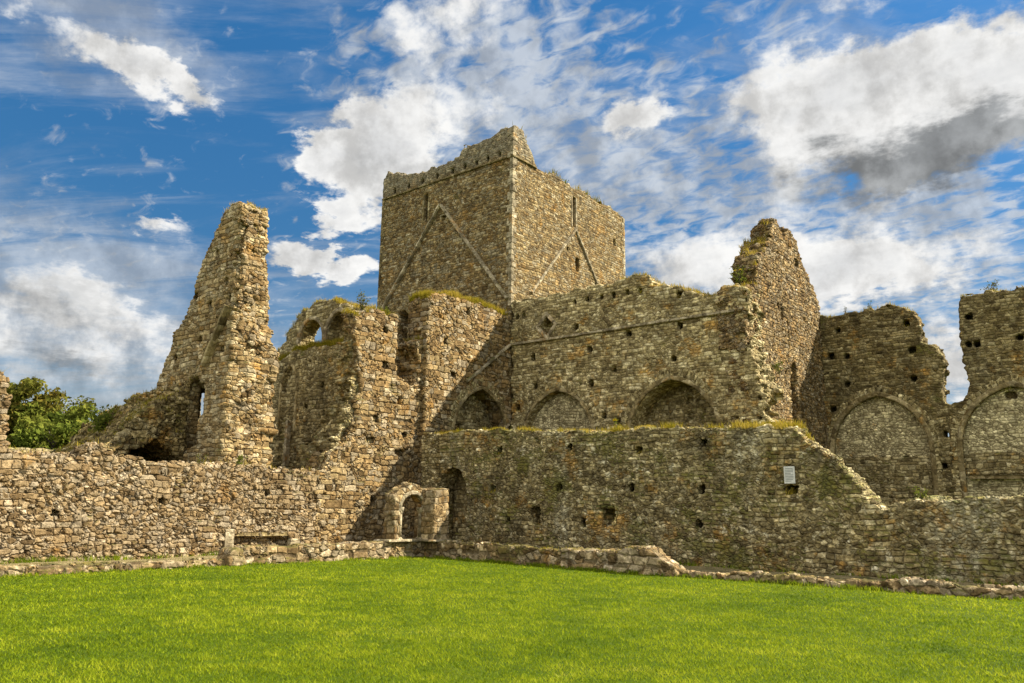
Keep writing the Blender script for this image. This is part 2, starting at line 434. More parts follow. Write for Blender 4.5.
def voussoirs(axis, face, path, mat, parent, r0=0.08, r1=0.42, w=0.17, proud=0.02):
    """ring of separate wedge stones round an arch"""
    P = resample(path, w); rr = random.Random(len(P)); V = []; F = []
    T = np.gradient(P, axis=0); T /= np.linalg.norm(T, axis=1, keepdims=True) + 1e-9
    for i in range(len(P) - 1):
        n0 = np.array([-T[i, 1], T[i, 0]]); n1 = np.array([-T[i + 1, 1], T[i + 1, 0]])
        a, b2 = P[i] * 0.95 + P[i + 1] * 0.05, P[i] * 0.05 + P[i + 1] * 0.95
        L1 = r1 * rr.uniform(0.7, 1.12); pr = proud + rr.uniform(-0.012, 0.022); b = len(V)
        for d, ins in ((0.12, 0.0), (-pr * 0.4, 0.0), (-pr, 0.018)):
            for q, nn, L, sg in ((a, n0, r0 + ins, 1), (a, n0, L1 - ins, 1), (b2, n1, L1 - ins, -1), (b2, n1, r0 + ins, -1)):
                p = q + nn * L + (P[i + 1] - P[i]) * ins * sg * 2
                V.append(to_world(axis, face, p[0] + rr.uniform(-.006, .006), d, p[1] + rr.uniform(-.006, .006)))
        for l in (0, 4):
            for k in range(4):
                F.append((b + l + k, b + l + (k + 1) % 4, b + l + 4 + (k + 1) % 4, b + l + 4 + k))
        F.append((b + 8, b + 9, b + 10, b + 11))
    return obj('voussoirs', V, F, mat, parent, False)

def blocks(name, items, mat, parent, loc=None, jit=0.008, bev=0.02):
    """dressed blocks: list of (x0,x1,y0,y1,z0,z1), chamfered, in one part"""
    V = []; F = []; rr = random.Random(len(items))
    for x0, x1, y0, y1, z0, z1 in items:
        b = len(V)
        for lev, z in ((bev, z0), (0, z0 + bev), (0, z1 - bev), (bev, z1)):
            for x, y in ((x0 + lev, y0 + lev), (x1 - lev, y0 + lev), (x1 - lev, y1 - lev), (x0 + lev, y1 - lev)):
                V.append((x + rr.uniform(-jit, jit), y + rr.uniform(-jit, jit), z + rr.uniform(-jit, jit)))
        F.append((b + 3, b + 2, b + 1, b))
        F.append((b + 12, b + 13, b + 14, b + 15))
        for l in range(3):
            for a in range(4):
                F.append((b + l * 4 + a, b + l * 4 + (a + 1) % 4, b + l * 4 + 4 + (a + 1) % 4, b + l * 4 + 4 + a))
    return obj(name, V, F, mat, parent, False, loc)

GRP = 'ruined walls of the abbey'
def ruin(o, label, cat='ruined wall'):
    return tag(o, label, cat, GRP)

# ================================================================== THE SETTING
def ground_mat():
    m, N = new_mat('mown_grass')
    co = N.n('ShaderNodeTexCoord').outputs['Object']
    a = N.noise(co, 0.35, 4.0, 0.6); b = N.noise(co, 2.4, 5.0, 0.65); f = N.noise(co, 40.0, 3.0, 0.7)
    c = N.colramp(N.fmix(0.5, a, b), [(0.3, (0.05, 0.085, 0.004)), (0.5, (0.09, 0.135, 0.005)), (0.72, (0.14, 0.17, 0.008))])
    c = N.mix(N.ramp(f, 0.35, 0.7), N.vmath('MULTIPLY', c, (0.45, 0.45, 0.45)), c)
    d = N.n('ShaderNodeDisplacement', {'Height': f, 'Midlevel': 0.5, 'Scale': 0.03}).outputs[0]
    return finish(m, N, c, 0.9, d, 0.1)
M['lawn'] = ground_mat()
def gravel_mat():
    m, N = new_mat('gravel')
    co = N.n('ShaderNodeTexCoord').outputs['Object']
    v = N.n('ShaderNodeTexVoronoi', {'Vector': co, 'Scale': 34.0}, feature='F1')
    g = N.n('ShaderNodeSeparateColor', {0: v.outputs['Color']}).outputs[0]
    c = N.colramp(g, [(0.0, (0.12, 0.09, 0.035)), (0.5, (0.25, 0.195, 0.085)), (1.0, (0.38, 0.31, 0.16))])
    c = N.mix(N.ramp(N.noise(co, 1.3, 6.0, 0.65), 0.5, 0.68), c, (0.075, 0.075, 0.025))
    d = N.n('ShaderNodeDisplacement', {'Height': v.outputs['Distance'], 'Midlevel': 0.5, 'Scale': 0.05}).outputs[0]
    return finish(m, N, c, 0.95, d, 0.1)
M['gravel'] = gravel_mat()

R_ = 2500.0
g = obj('ground', [(-R_, -R_, 0), (R_, -R_, 0), (R_, R_, 0), (-R_, R_, 0)], [(0, 1, 2, 3)], M['lawn'], smooth=False)
g['kind'] = 'structure'; g['label'] = 'mown grass ground of the cloister garth'

def sheet(name, xs, ys, zf, mat, warp=None):
    X, Y = np.meshgrid(xs, ys, indexing='ij')
    if warp is not None: X, Y = warp(X, Y)
    V = np.stack([X, Y, zf(X, Y)], -1).reshape(-1, 3)
    n, m_ = len(xs), len(ys)
    i, j = np.meshgrid(np.arange(n - 1), np.arange(m_ - 1), indexing='ij')
    b = (i * m_ + j).ravel()
    return obj(name, V, np.stack([b, b + m_, b + m_ + 1, b + 1], 1), mat)
def path_z(X, Y):
    return 0.075 - 0.004 * np.clip(X, 0, 14) + 0.02 * np.sin(X * 1.7 + Y) + 0.015 * np.sin(X * 3.1 - Y * 2.3)
def path_edge(x):
    return np.where(x < 13.0, -2.55 - 0.10 * np.clip(x - 3.4, 0, 9.0), -3.3)
p1 = sheet('path', np.linspace(2.9, 34, 120), np.linspace(0, 1, 16), path_z, M['gravel'], lambda X, T: (X, path_edge(X) * (1 - T) + 0.4 * T))
p1['kind'] = 'structure'; p1['label'] = 'gravel cloister walk below the aisle wall'
p2 = sheet('path', np.linspace(-0.5, 2.88, 16), np.linspace(-32, 0.4, 120), lambda X, Y: 0.06 + 0.02 * np.sin(Y * 1.3 + X), M['gravel'])
p2['kind'] = 'structure'; p2['label'] = 'gravel cloister walk below the long tan wall'

# ================================================================== THE ABBEY
# ---- aisle wall (the long mossy wall on the right), face at y = 0
top = [(0.2, 4.45), (1.5, 4.5), (3.0, 4.45), (4.2, 4.42), (5.6, 4.32), (7.0, 4.25), (8.6, 4.2), (10.1, 4.19), (11.2, 4.15), (12.2, 4.11), (13.2, 4.12), (14.1, 4.07), (15.0, 3.94),
       (15.15, 3.72), (15.35, 3.53), (15.6, 3.34), (15.9, 3.16), (16.1, 3.0), (16.3, 2.78), (16.5, 2.58), (16.7, 2.25), (16.9, 1.98), (17.1, 1.76), (17.3, 1.66), (17.6, 1.82), (18.0, 1.98),
       (18.4, 1.99), (18.9, 1.97), (19.4, 2.04), (20.3, 2.07), (21.5, 2.0), (23.5, 2.1), (27, 1.9)]
holes = [rect(u, z, 0.17, 0.2) for u, z in [(4.21, 3.70), (7.31, 3.69), (9.99, 3.5), (3.96, 2.34), (6.87, 2.36), (9.69, 2.34), (4.68, 1.22), (7.88, 1.22), (12.24, 3.66), (12.14, 2.27), (12.0, 1.27)]]
holes += [rect(14.86, 2.24, 0.26, 0.2), box(5.70, 6.07, 1.08, 1.70, 0.6)]
holes += [dict(poly=[(8.59, 1.08), (9.13, 1.04), (9.11, 1.68), (8.61, 1.71)], d0=-1, d1=2, taper=0.10)]
holes += [arch(1.16, 2.62, -0.5, 2.25, 3.12, 3.0, round_=True)]
aisle = wall('aisle_wall', 'Y', 0.0, 0.95, [(0.2, -0.35)] + top + [(27, -0.35)], M['aisle'], holes, 0.065, 0.09, 21)
ruin(aisle, 'long shaded mossy stone wall in front of the nave, stepping down to the right')

wall('blocking', 'Y', 0.98, 0.3, [(0.9, -0.3), (0.9, 3.3), (2.9, 3.3), (2.9, -0.3)], M['inner'], [rect(2.05, 2.5, .14, .2), rect(2.35, 1.6, .14, .2)], 0.07, 0.02, 20, parent=aisle)

# ---- long low wall (left), face at x = -0.22 and the window wall that rises from it
wz = -0.22
top = [(-22.0, 4.9), (-16.2, 5.0), (-15.2, 4.95), (-14.72, 4.85), (-14.62, 4.2), (-14.5, 3.4), (-14.35, 2.93), (-13.5, 2.86), (-12.7, 2.95), (-12.5, 3.2), (-12.05, 3.24), (-11.8, 2.95), (-10.8, 2.82), (-9, 2.86), (-7.7, 2.87), (-6, 2.84), (-4.6, 2.83), (-4.6, -0.3)]
# blocked low opening and its lintel line
low = wall('cloister_wall', 'X', wz, 0.85, [(-22.0, -0.3)] + top, M['lit'],
           [box(-7.7, -5.6, 0.12, 0.62, 0.22), rect(-10.2, 1.7, 0.16, 0.14, 0.3), rect(-6.6, 2.0, 0.15, 0.14, 0.3), rect(-13.1, 1.3, 0.15, 0.14, 0.3)], 0.06, 0.075, 22)
ruin(low, 'low sunlit tan rubble wall along the left side of the lawn')
moulding('lintel', 'X', wz, [(-7.8, 0.70), (-5.5, 0.68)], 0.12, -0.02, M['dressed_brown'], low, back=0.3)
blocks('jamb_stone', [(-0.32, -0.14, -8.05, -7.74, 0.05, 0.86)], M['dressed'], low)
blocks('jamb_stone', [(-0.32, -0.12, -5.62, -5.25, 0.1, 0.52)], M['dressed'], low)

win = wall('transept_side_wall', 'X', wz, 1.15,
           [(-4.62, -0.3), (-4.62, 2.82), (-4.35, 2.86), (-4.1, 3.4), (-3.6, 3.9), (-3.32, 4.3), (-3.1, 4.95), (-2.9, 5.9), (-3.05, 6.85), (-3.3, 7.9), (-3.42, 8.78), (-3.0, 8.95), (-2.6, 9.12),
            (-1.9, 9.16), (-1.2, 9.06), (-1.17, 8.5), (-1.15, 7.6), (-1.13, 6.6), (-0.7, 6.5), (-0.1, 6.56), (0.02, 7.0), (0.1, 7.6), (-0.15, 8.1), (0.3, 8.5), (0.45, 8.55), (0.45, -0.3)],
           M['transept'],
           [rect(-1.97, 1.86, .2, .2), rect(-2.06, 4.86, .2, .22), rect(-1.69, 7.05, .2, .22), rect(-1.78, 8.43), rect(-0.88, 5.76), rect(-2.31, 4.08, .3, .2), rect(-0.81, 3.72, .45, .22, .3), rect(-0.53, 4.41)],
           0.065, 0.13, 23, thick_fn=lambda U, Z: np.where(U > -1.6, 1.15, np.clip(0.62 + (8.5 - Z) * 0.15, 0.62, 1.15)))
ruin(win, 'sunlit broken wall with a gaping window notch, rising above the low tan wall')

# ---- transept west wall (rises to the tower), face x = 0
arch1 = arch_pts(1.78, 5.30, -0.3, 4.6, 7.2)
tw = wall('transept_west_wall', 'X', 0.0, 1.2,
          [(0.28, -0.3), (0.28, 10.2), (0.6, 10.4), (1.36, 10.5), (2.1, 10.58), (2.95, 10.6), (3.7, 10.62), (4.4, 10.58), (5.1, 10.5), (5.7, 10.45), (5.7, -0.3)],
          M['transept'],
          [dict(poly=arch_pts(2.0, 5.6, -0.5, 4.5, 6.75), d0=-1, d1=1.1)] + [rect(1.39, 8.51), rect(2.77, 10.05, .18, .2), rect(1.88, 7.16), rect(2.09, 5.02), rect(4.3, 8.0, .18, .2)],
          0.07, 0.08, 24)
ruin(tw, 'sunlit tan wall with grassy top and diagonal shadow, left of the tower corner')
moulding('arch_moulding', 'X', 0.0, arch_pts(1.92, 5.64, 3.6, 4.5, 6.84), 0.17, 0.03, M['dressed_brown'], tw)
moulding('roof_crease', 'X', 0.0, [(2.7, 6.98), (3.4, 7.45), (4.3, 8.12), (5.6, 9.05)], 0.13, 0.12, M['dressed'], tw)
voussoirs('X', 0.0, arch_pts(1.92, 5.64, 3.6, 4.5, 6.84)[0:-3], M['wedge'], tw)
wall('arch_infill', 'X', -0.85, 0.3, [(1.8, -0.3), (1.8, 5.2), (2.7, 6.5), (3.7, 7.0), (4.7, 6.5), (5.6, 5.2), (5.6, -0.3)], M['inner'], [rect(2.6, 5.15, .3, .3), rect(3.3, 5.0, .35, .4)], 0.07, 0.02, 25, parent=tw)

# ---- nave arcade wall, face y = 5.65
YA = 5.65
top = [(0.05, 11.12), (1.1, 11.06), (2.0, 11.1), (2.8, 11.04), (3.9, 11.08), (5.5, 11.1), (6.2, 11.17), (7.0, 11.15), (7.35, 10.98), (7.5, 10.68), (8.1, 10.6), (8.75, 10.38), (9.6, 10.08), (10.05, 9.76), (10.3, 9.85), (10.5, 10.2),
       (11.05, 10.2), (11.42, 10.08), (11.45, 9.2), (11.38, 8.3), (11.48, 7.5), (11.7, 6.75), (11.98, 6.0), (11.75, 5.3), (12.0, 4.7), (12.3, 3.5), (12.4, -0.3)]
A2 = arch_pts(0.86, 4.5, -0.5, 4.55, 6.68); A3 = arch_pts(6.3, 10.15, -0.5, 4.4, 6.68)
hl = [(3.68, 9.41), (4.38, 8.35), (1.29, 8.32), (5.6, 7.37), (4.44, 6.84), (1.47, 7.01), (6.32, 8.8), (5.07, 5.45), (0.45, 6.13), (8.7, 8.82), (8.35, 7.49), (10.69, 6.1), (10.8, 4.93), (8.69, 10.11), (5.73, 5.19)]
hl2 = [(0.35, 10.35), (0.75, 10.38)] + [(u, 10.55) for u in (3.6, 4.3, 5.0, 5.6, 6.3, 6.9)]
arc = wall('nave_arcade_wall', 'Y', YA, 1.5, [(0.05, -0.3)] + top, M['arcade'],
           [rect(u, z, 0.2, 0.22) for u, z in hl] + [rect(u, z, 0.14, 0.2, 0.4) for u, z in hl2] +
           [dict(poly=[(2.1, 9.25), (2.5, 9.68), (2.1, 10.1), (1.72, 9.68)], d0=-1, d1=0.6),
            dict(poly=A2, d0=-1, d1=0.7), dict(poly=A3, d0=-1, d1=1.4)],
           0.075, 0.10, 26, sharp=lambda U, Z: np.where(U > 10.8, 2.3, 1.0))
ruin(arc, 'shaded nave wall with pointed arches and a thin ledge, right of the tower foot')
moulding('string_course', 'Y', YA, [(0.1, 9.05), (3, 9.04), (6, 9.05), (9, 9.06), (11.0, 9.05)], 0.13, 0.12, M['dressed'], arc)
moulding('arch_moulding', 'Y', YA, arch_pts(0.76, 4.6, 3.4, 4.55, 6.78), 0.17, 0.03, M['dressed_brown'], arc)
moulding('arch_moulding', 'Y', YA, arch_pts(6.2, 10.25, 3.3, 4.4, 6.78), 0.17, 0.03, M['dressed_brown'], arc)
voussoirs('Y', YA, arch_pts(0.76, 4.6, 3.4, 4.55, 6.78), M['wedge'], arc)
voussoirs('Y', YA, arch_pts(6.2, 10.25, 3.3, 4.4, 6.78), M['wedge'], arc)
moulding('window_frame', 'Y', YA, [(2.1, 9.12), (2.62, 9.68), (2.1, 10.24), (1.58, 9.68), (2.1, 9.12)], 0.17, 0.05, M['dressed'], arc, step=0.16)
moulding('relieving_arch', 'Y', YA, [(5.5, 9.25), (5.15, 9.6), (5.0, 10.0), (5.2, 10.35), (5.55, 10.5)], 0.16, 0.035, M['dressed_brown'], arc)
wall('arch_infill', 'Y', YA + 0.42, 0.3, [(0.8, -0.3), (0.8, 5.4), (1.7, 6.4), (2.7, 6.9), (3.7, 6.4), (4.6, 5.4), (4.6, -0.3)], M['infill'], [], 0.075, 0.02, 27, parent=arc)
wall('arch_infill', 'Y', YA + 1.15, 0.3, [(6.2, -0.3), (6.2, 5.4), (7.2, 6.5), (8.2, 6.95), (9.2, 6.5), (10.3, 5.4), (10.3, -0.3)], M['inner'], [rect(8.4, 6.0, depth=0.22), rect(8.45, 5.35, depth=0.22)], 0.075, 0.02, 28, parent=arc)

# ---- nave gable wall, face x = 11.4
gab = wall('nave_gable_wall', 'X', 11.4, 1.05,
           [(6.6, -0.3), (6.6, 10.2), (6.93, 10.35), (7.0, 10.9), (7.1, 11.56), (7.6, 11.9), (8.15, 12.4), (8.8, 12.8), (8.9, 13.45), (9.3, 13.72), (9.75, 13.6), (10.1, 13.2), (10.45, 13.2), (10.6, 13.75), (11.05, 13.8), (11.25, 13.5), (11.65, 13.35),
            (12.2, 12.65), (13.1, 11.85), (13.7, 11.35), (14.2, 10.9), (14.2, -0.3)], M['gable'],
           [arch(10.05, 10.75, 5.2, 7.35, 7.75, 0.8), box(10.03, 10.12, 8.25, 9.6, 0.4), rect(9.1, 9.9, .2, .25), rect(9.55, 9.7, .2, .4), rect(11.6, 12.4, .3, .3, .3)],
           0.075, 0.16, 29)
ruin(gab, 'tall jagged sunlit gable wall with a narrow lancet, right of the nave arches')
gab2 = wall('gable_stub', 'X', 11.4, 1.1, [(5.66, -0.3), (5.66, 8.0), (5.6, 9.95), (6.0, 10.15), (6.62, 10.25), (6.62, -0.3)], M['gable'], [], 0.075, 0.12, 30, parent=gab)

# ---- far (south) nave wall, face y = 14.2
YS = 14.2
out = [(10.4, -0.3), (10.4, 10.5), (11.6, 10.55), (13.0, 10.42), (13.6, 10.5), (14.4, 10.56), (14.9, 10.4), (15.25, 10.1), (15.5, 9.75), (15.55, 9.2), (15.58, 8.75), (15.9, 8.68), (16.12, 8.4), (16.22, 8.0), (16.15, 7.0), (16.1, 6.2), (16.4, 6.1), (16.7, 6.2), (16.95, 6.3), (17.1, 6.7), (17.02, 7.4), (17.0, 8.0), (16.92, 8.7), (16.95, 9.3), (16.95, 9.9), (17.1, 10.55), (17.6, 10.6), (18.6, 10.52), (19.6, 10.45), (22, 10.6), (27, 10.2), (27, -0.3)]
hl = [(12.14, 9.73), (11.74, 8.58), (12.45, 8.5), (12.35, 7.24), (11.68, 6.18), (14.98, 9.66), (15.11, 8.47), (15.08, 7.24), (14.77, 3.92), (15.92, 3.57), (17.32, 9.6), (17.26, 8.47), (17.55, 8.43), (19.05, 8.54), (14.66, 2.17)]
south = wall('south_nave_wall', 'Y', YS, 1.0, out, M['south'],
             [rect(u, z, 0.2, 0.22) for u, z in hl] + [rect(16.11, 4.89, 0.16, 0.2, 3)] +
             [dict(poly=arch_pts(11.6, 15.45, -0.5, 4.3, 6.6), d0=-1, d1=0.45), dict(poly=arch_pts(16.65, 20.5, -0.5, 4.2, 6.65), d0=-1, d1=0.45)], 0.08, 0.12, 31)
ruin(south, 'far shaded nave wall with two blocked arches and a gap of sky between')
for a, b in ((11.5, 15.55), (16.55, 20.6)):
    moulding('arch_moulding', 'Y', YS, arch_pts(a, b, 1.5, 4.3, 6.72), 0.2, 0.05, M['dressed_brown'], south)
    voussoirs('Y', YS, arch_pts(a, b, 1.5, 4.3, 6.72), M['wedge'], south, r1=0.36)
    hl3 = [] if a < 12 else [box(16.9, 20.4, 1.2, 3.1, 0.12)]
    wall('arch_infill', 'Y', YS + 0.24, 0.3, [(a, -0.3), (a, 5.3), (a + 1, 6.3), (a + 2, 6.8), (a + 3, 6.3), (b, 5.3), (b, -0.3)], M['infill'], hl3 + ([rect(18.5, 6.31, .3, .25)] if a > 12 else [rect(14.5, 3.9)]), 0.08, 0.02, 32 + int(a), parent=south)
    wall('lower_infill', 'Y', YS + 0.17, 0.1, [(a + .1, -0.3), (a + .1, 4.0), (a + 1.5, 4.1), (a + 3, 4.0), (b - .1, 4.08), (b - .1, -0.3)] if a < 12 else [(a + .1, 3.2), (a + .1, 4.0), (a + 1.5, 4.1), (a + 3, 4.0), (b - .1, 4.08), (b - .1, 3.2)], M['inner'], [], 0.08, 0.03, 36 + int(a), parent=south)
moulding('lintel', 'Y', YS, [(16.75, 3.12), (18.5, 3.1), (20.4, 3.12)], 0.14, -0.08, M['dressed_brown'], south, back=0.3)

# ---- crossing tower: x -9.4..0, y 5.65..15.95
def tower():
    res = 0.10
    x0, x1, y0, y1 = -9.42, 0.0, 5.65, 15.95
    org = (x0 - 0.5, y0 - 0.5, 5.0)
    shp = (int((x1 - x0 + 1.0) / res) + 1, int((y1 - y0 + 1.0) / res) + 1, int(16.0 / res))
    X, Y, Z = np.meshgrid(org[0] + np.arange(shp[0]) * res, org[1] + np.arange(shp[1]) * res, org[2] + np.arange(shp[2]) * res, indexing='ij', sparse=True)
    blk = lattice(shp, org, res, (0.34, 0.34, 0.2), 41, True); blk2 = lattice(shp, org, res, (0.2, 0.2, 0.12), 42, True); smo = lattice(shp, org, res, (0.9, 0.9, 0.7), 43)
    bump = smo * 0.016 + blk2 * 0.01
    outer = np.maximum(np.maximum(x0 - X, X - x1), np.maximum(y0 - Y, Y - y1))
    over = np.where(Z > 18.5, 0.05, 0.0)                      # parapet stands slightly proud of the shaft
    S = outer - over + bump
    nt = np.array([(-9.5, 19.8), (-9.12, 20.09), (-8.45, 19.94), (-7.87, 19.66), (-6.98, 19.45), (-5.9, 19.36), (-5.0, 19.37), (-4.1, 19.41), (-3.5, 19.63), (-3.37, 19.89), (-2.7, 19.8), (-2.0, 19.88), (-1.3, 19.93), (-1.06, 20.07), (-0.64, 20.13), (0, 20.2)])
    wt = np.array([(5.5, 20.2), (5.97, 20.15), (6.39, 19.89), (6.82, 19.58), (7.19, 19.15), (7.4, 18.76), (7.64, 18.55), (8.5, 18.6), (9.2, 18.75), (10, 18.6), (11.3, 18.58), (12, 18.65), (13.2, 18.5), (14.2, 18.6), (15.9, 18.46), (16.5, 18.46)])
    hn = np.interp(X, nt[:, 0], nt[:, 1]); hw = np.interp(Y, wt[:, 0], wt[:, 1])
    near_n = Y - y0; near_w = x1 - X; near_s = y1 - Y; near_e = X - x0
    H = np.where(near_w < 0.9, hw, np.where(near_n < 0.9, hn, 18.6))
    H = np.where((near_w < 0.9) & (near_n < 0.9), np.maximum(hn, hw) - 0.0, H)
    H = np.where((near_w < 0.9) & (Y < 8) & (Y > 6.55), hw, H)
    S = np.maximum(S, Z - H - (blk * 0.10 + blk2 * 0.07 + smo * 0.05))
    inner = np.maximum(np.maximum(x0 + 1.3 - X, X - x1 + 1.3), np.maximum(y0 + 1.3 - Y, Y - y1 + 1.3))
    S = np.maximum(S, -np.maximum(inner, np.minimum(17.0 - Z, Z - 16.0)))
    innerp = np.maximum(np.maximum(x0 + 0.75 - X, X - x1 + 0.75), np.maximum(y0 + 0.75 - Y, Y - y1 + 0.75))
    S = np.maximum(S, -np.maximum(innerp, 17.6 - Z))
    def cutN(u0, u1, z0, z1, d):
        nonlocal S
        S = np.maximum(S, -np.maximum(np.maximum(np.maximum(u0 - X, X - u1), np.maximum(z0 - Z, Z - z1)), Y - y0 - d))
    def cutW(u0, u1, z0, z1, d):
        nonlocal S
        S = np.maximum(S, -np.maximum(np.maximum(np.maximum(u0 - Y, Y - u1), np.maximum(z0 - Z, Z - z1)), x1 - X - d))
    cutN(-6.08, -5.80, 16.45, 18.0, 0.6); cutW(10.70, 10.98, 16.35, 18.0, 0.6)
    cutW(11.0, 11.35, 13.95, 14.65, 0.5); cutW(14.75, 15.0, 16.4, 16.75, 0.4); cutW(10.2, 10.4, 14.9, 15.1, .35)
    for u in (-8.6, -7.5, -6.4, -5.3, -4.2, -3.3, -2.5, -1.75, -0.95):
        cutN(u, u + 0.2, 18.62, 18.92, 0.55)
    cutN(-4.75, -4.5, 16.2, 16.45, 0.3)
    d = np.maximum(np.maximum(np.abs(X + 7.37) - 0.36, np.maximum(Z - (11.85 - np.abs(X + 7.37) * 1.0), 8 - Z)), Y - y0 - 0.7)
    S = np.maximum(S, -d)
    S = np.maximum(S, 5.4 - Z)
    V, F = surface_net(S.astype(np.float32), org, res)
    o = obj('bell_tower', V, F, M['tower'], None, True, (-4.7, 10.8, 0))
    SURF[o.name] = (V, vnormals(V, F))
    return o
tow = tower()
tag(tow, 'massive square stone tower with steep roof marks, rising behind the nave', 'tower', GRP)
moulding('string_course', 'Y', YA, [(-9.42, 18.5), (-6, 18.5), (-3, 18.5), (0.06, 18.5)], 0.11, 0.08, M['dressed_brown'], tow)
moulding('string_course', 'X', 0.0, [(5.56, 18.5), (7.5, 18.5)], 0.11, 0.08, M['dressed_brown'], tow)
moulding('roof_crease', 'Y', YA, [(-9.1, 11.9), (-8.76, 12.33), (-4.83, 17.08), (-4.8, 17.08), (-0.18, 11.3)], 0.15, 0.17, M['dressed'], tow, jit=0.012)
moulding('roof_crease', 'X', 0.0, [(7.2, 11.9), (10.93, 16.2), (10.97, 16.2), (13.0, 13.72)], 0.14, 0.09, M['dressed'], tow, jit=0.012)
q = []; z = 10.95; k = 0
while z < 19.6:
    h = random.uniform(0.26, 0.42); a = 0.30 if k % 2 else 0.16; b = 0.16 if k % 2 else 0.30
    pr = 0.03 if z < 18.4 else 0.075
    q.append((-a, pr, YA - pr, YA + b, z + 0.006, z + h - 0.006)); z += h; k += 1
q2 = []; z = 11.0
while z < 18.3:
    h = random.uniform(0.26, 0.42); a = 0.30 if k % 2 else 0.16; b = 0.16 if k % 2 else 0.30
    q2.append((-a, 0.02, 15.97 - b, 15.97, z + 0.006, z + h - 0.006)); z += h; k += 1
blocks('quoin', q, M['dressed'], tow, bev=0.015)
blocks('quoin', q2, M['dressed'], tow, bev=0.015)
q3 = []; z = 9.0
while z < 18.3:
    h = random.uniform(0.26, 0.42); a = 0.30 if k % 2 else 0.16
    q3.append((-9.45, -9.45 + a, YA - 0.03, YA + 0.46 - a, z + 0.006, z + h - 0.006)); z += h; k += 1
blocks('quoin', q3, M['dressed_brown'], tow, bev=0.015)
fr = []
for z0 in (16.45,):
    fr += [(-6.2, -6.09, YA - 0.02, YA + 0.4, 16.4, 18.05), (-5.79, -5.68, YA - 0.02, YA + 0.4, 16.4, 18.05), (-6.2, -5.68, YA - 0.03, YA + 0.4, 18.055, 18.2)]
blocks('window_frame', fr, M['dressed_brown'], tow)
blocks('window_frame', [(-0.4, 0.02, 10.58, 10.69, 16.3, 18.05), (-0.4, 0.02, 10.99, 11.10, 16.3, 18.05)], M['dressed'], tow)

# ---- transept north wall with the two-light opening (shaded), face y = -3
TY = -2.2
tn = wall('transept_north_wall', 'Y', TY, 0.8,
          [(-7.4, -0.3), (-7.4, 7.9), (-6.7, 8.4), (-6.1, 9.1), (-5.6, 9.55), (-5.1, 9.9), (-4.6, 10.08), (-4.0, 10.18), (-3.4, 10.12), (-2.9, 9.95), (-2.1, 9.62), (-1.5, 9.4), (-1.1, 9.3), (-1.1, -0.3)], M['inner'],
          [arch(-5.28, -3.66, 8.2, 8.5, 9.35, 2.0), arch(-3.42, -1.92, 8.2, 8.6, 9.45, 0.5), arch(-5.9, -4.85, 3.0, 6.5, 7.45, 0.12), arch(-4.4, -3.35, 2.6, 3.55, 4.1, 1.5, round_=True),
           rect(-3.2, 6.4, .16, .16), rect(-4.2, 5.6, .16, .16), rect(-3.0, 5.3, .14, .16)], 0.07, 0.10, 44)
ruin(tn, 'shaded inner wall with two small pointed openings at its grassy top')
moulding('arch_moulding', 'Y', TY, arch_pts(-5.36, -3.58, 8.2, 8.5, 9.45), 0.18, 0.06, M['dressed'], tn, step=.15)
moulding('arch_moulding', 'Y', TY, arch_pts(-3.50, -1.84, 8.2, 8.6, 9.55), 0.18, 0.06, M['dressed'], tn, step=.15)
moulding('arch_moulding', 'Y', TY - 0.25, arch_pts(-6.0, -4.85, 4.5, 6.5, 7.55), 0.13, 0.04, M['dressed_brown'], tn, step=.15)
blocks('lit_slit_block', [(-5.40, -5.25, TY - 0.3, TY - 0.1, 3.2, 5.1)], M['dressed'], tn)  # pale block standing in for light seen through a narrow slit
wall('ledge', 'Y', TY - 0.25, 0.3, [(-7.2, -0.3), (-7.2, 7.6), (-6.2, 7.8), (-5.3, 8.05), (-4, 8.12), (-3.0, 8.05), (-1.6, 8.15), (-1.2, 8.2), (-1.2, -0.3)], M['inner'],
     [arch(-5.9, -4.85, 2.0, 6.5, 7.45, 0.14), arch(-4.4, -3.35, 2.4, 3.55, 4.1, 2.0, round_=True), rect(-3.2, 6.4, .16, .16), rect(-4.2, 5.6, .16, .16), rect(-3.0, 5.3, .14, .16)], 0.07, 0.08, 45, parent=tn)
# broken core of the side wall raking down behind its lit face
def rake_back(U, Z):
    return np.clip(0.35 + (8.4 - Z) * 0.27, 0.35, 1.6)
rk = wall('broken_core', 'X', wz - 0.2, 2.3, [(-3.9, -0.3), (-4.45, 2.9), (-3.95, 3.6), (-3.45, 4.6), (-3.15, 5.6), (-3.2, 6.8), (-3.4, 8.4), (-2.9, 8.75), (-2.0, 8.7), (-2.0, -0.3)], M['inner'], [], 0.075, 0.22, 46, parent=win, thick_fn=rake_back, lump=0.15)

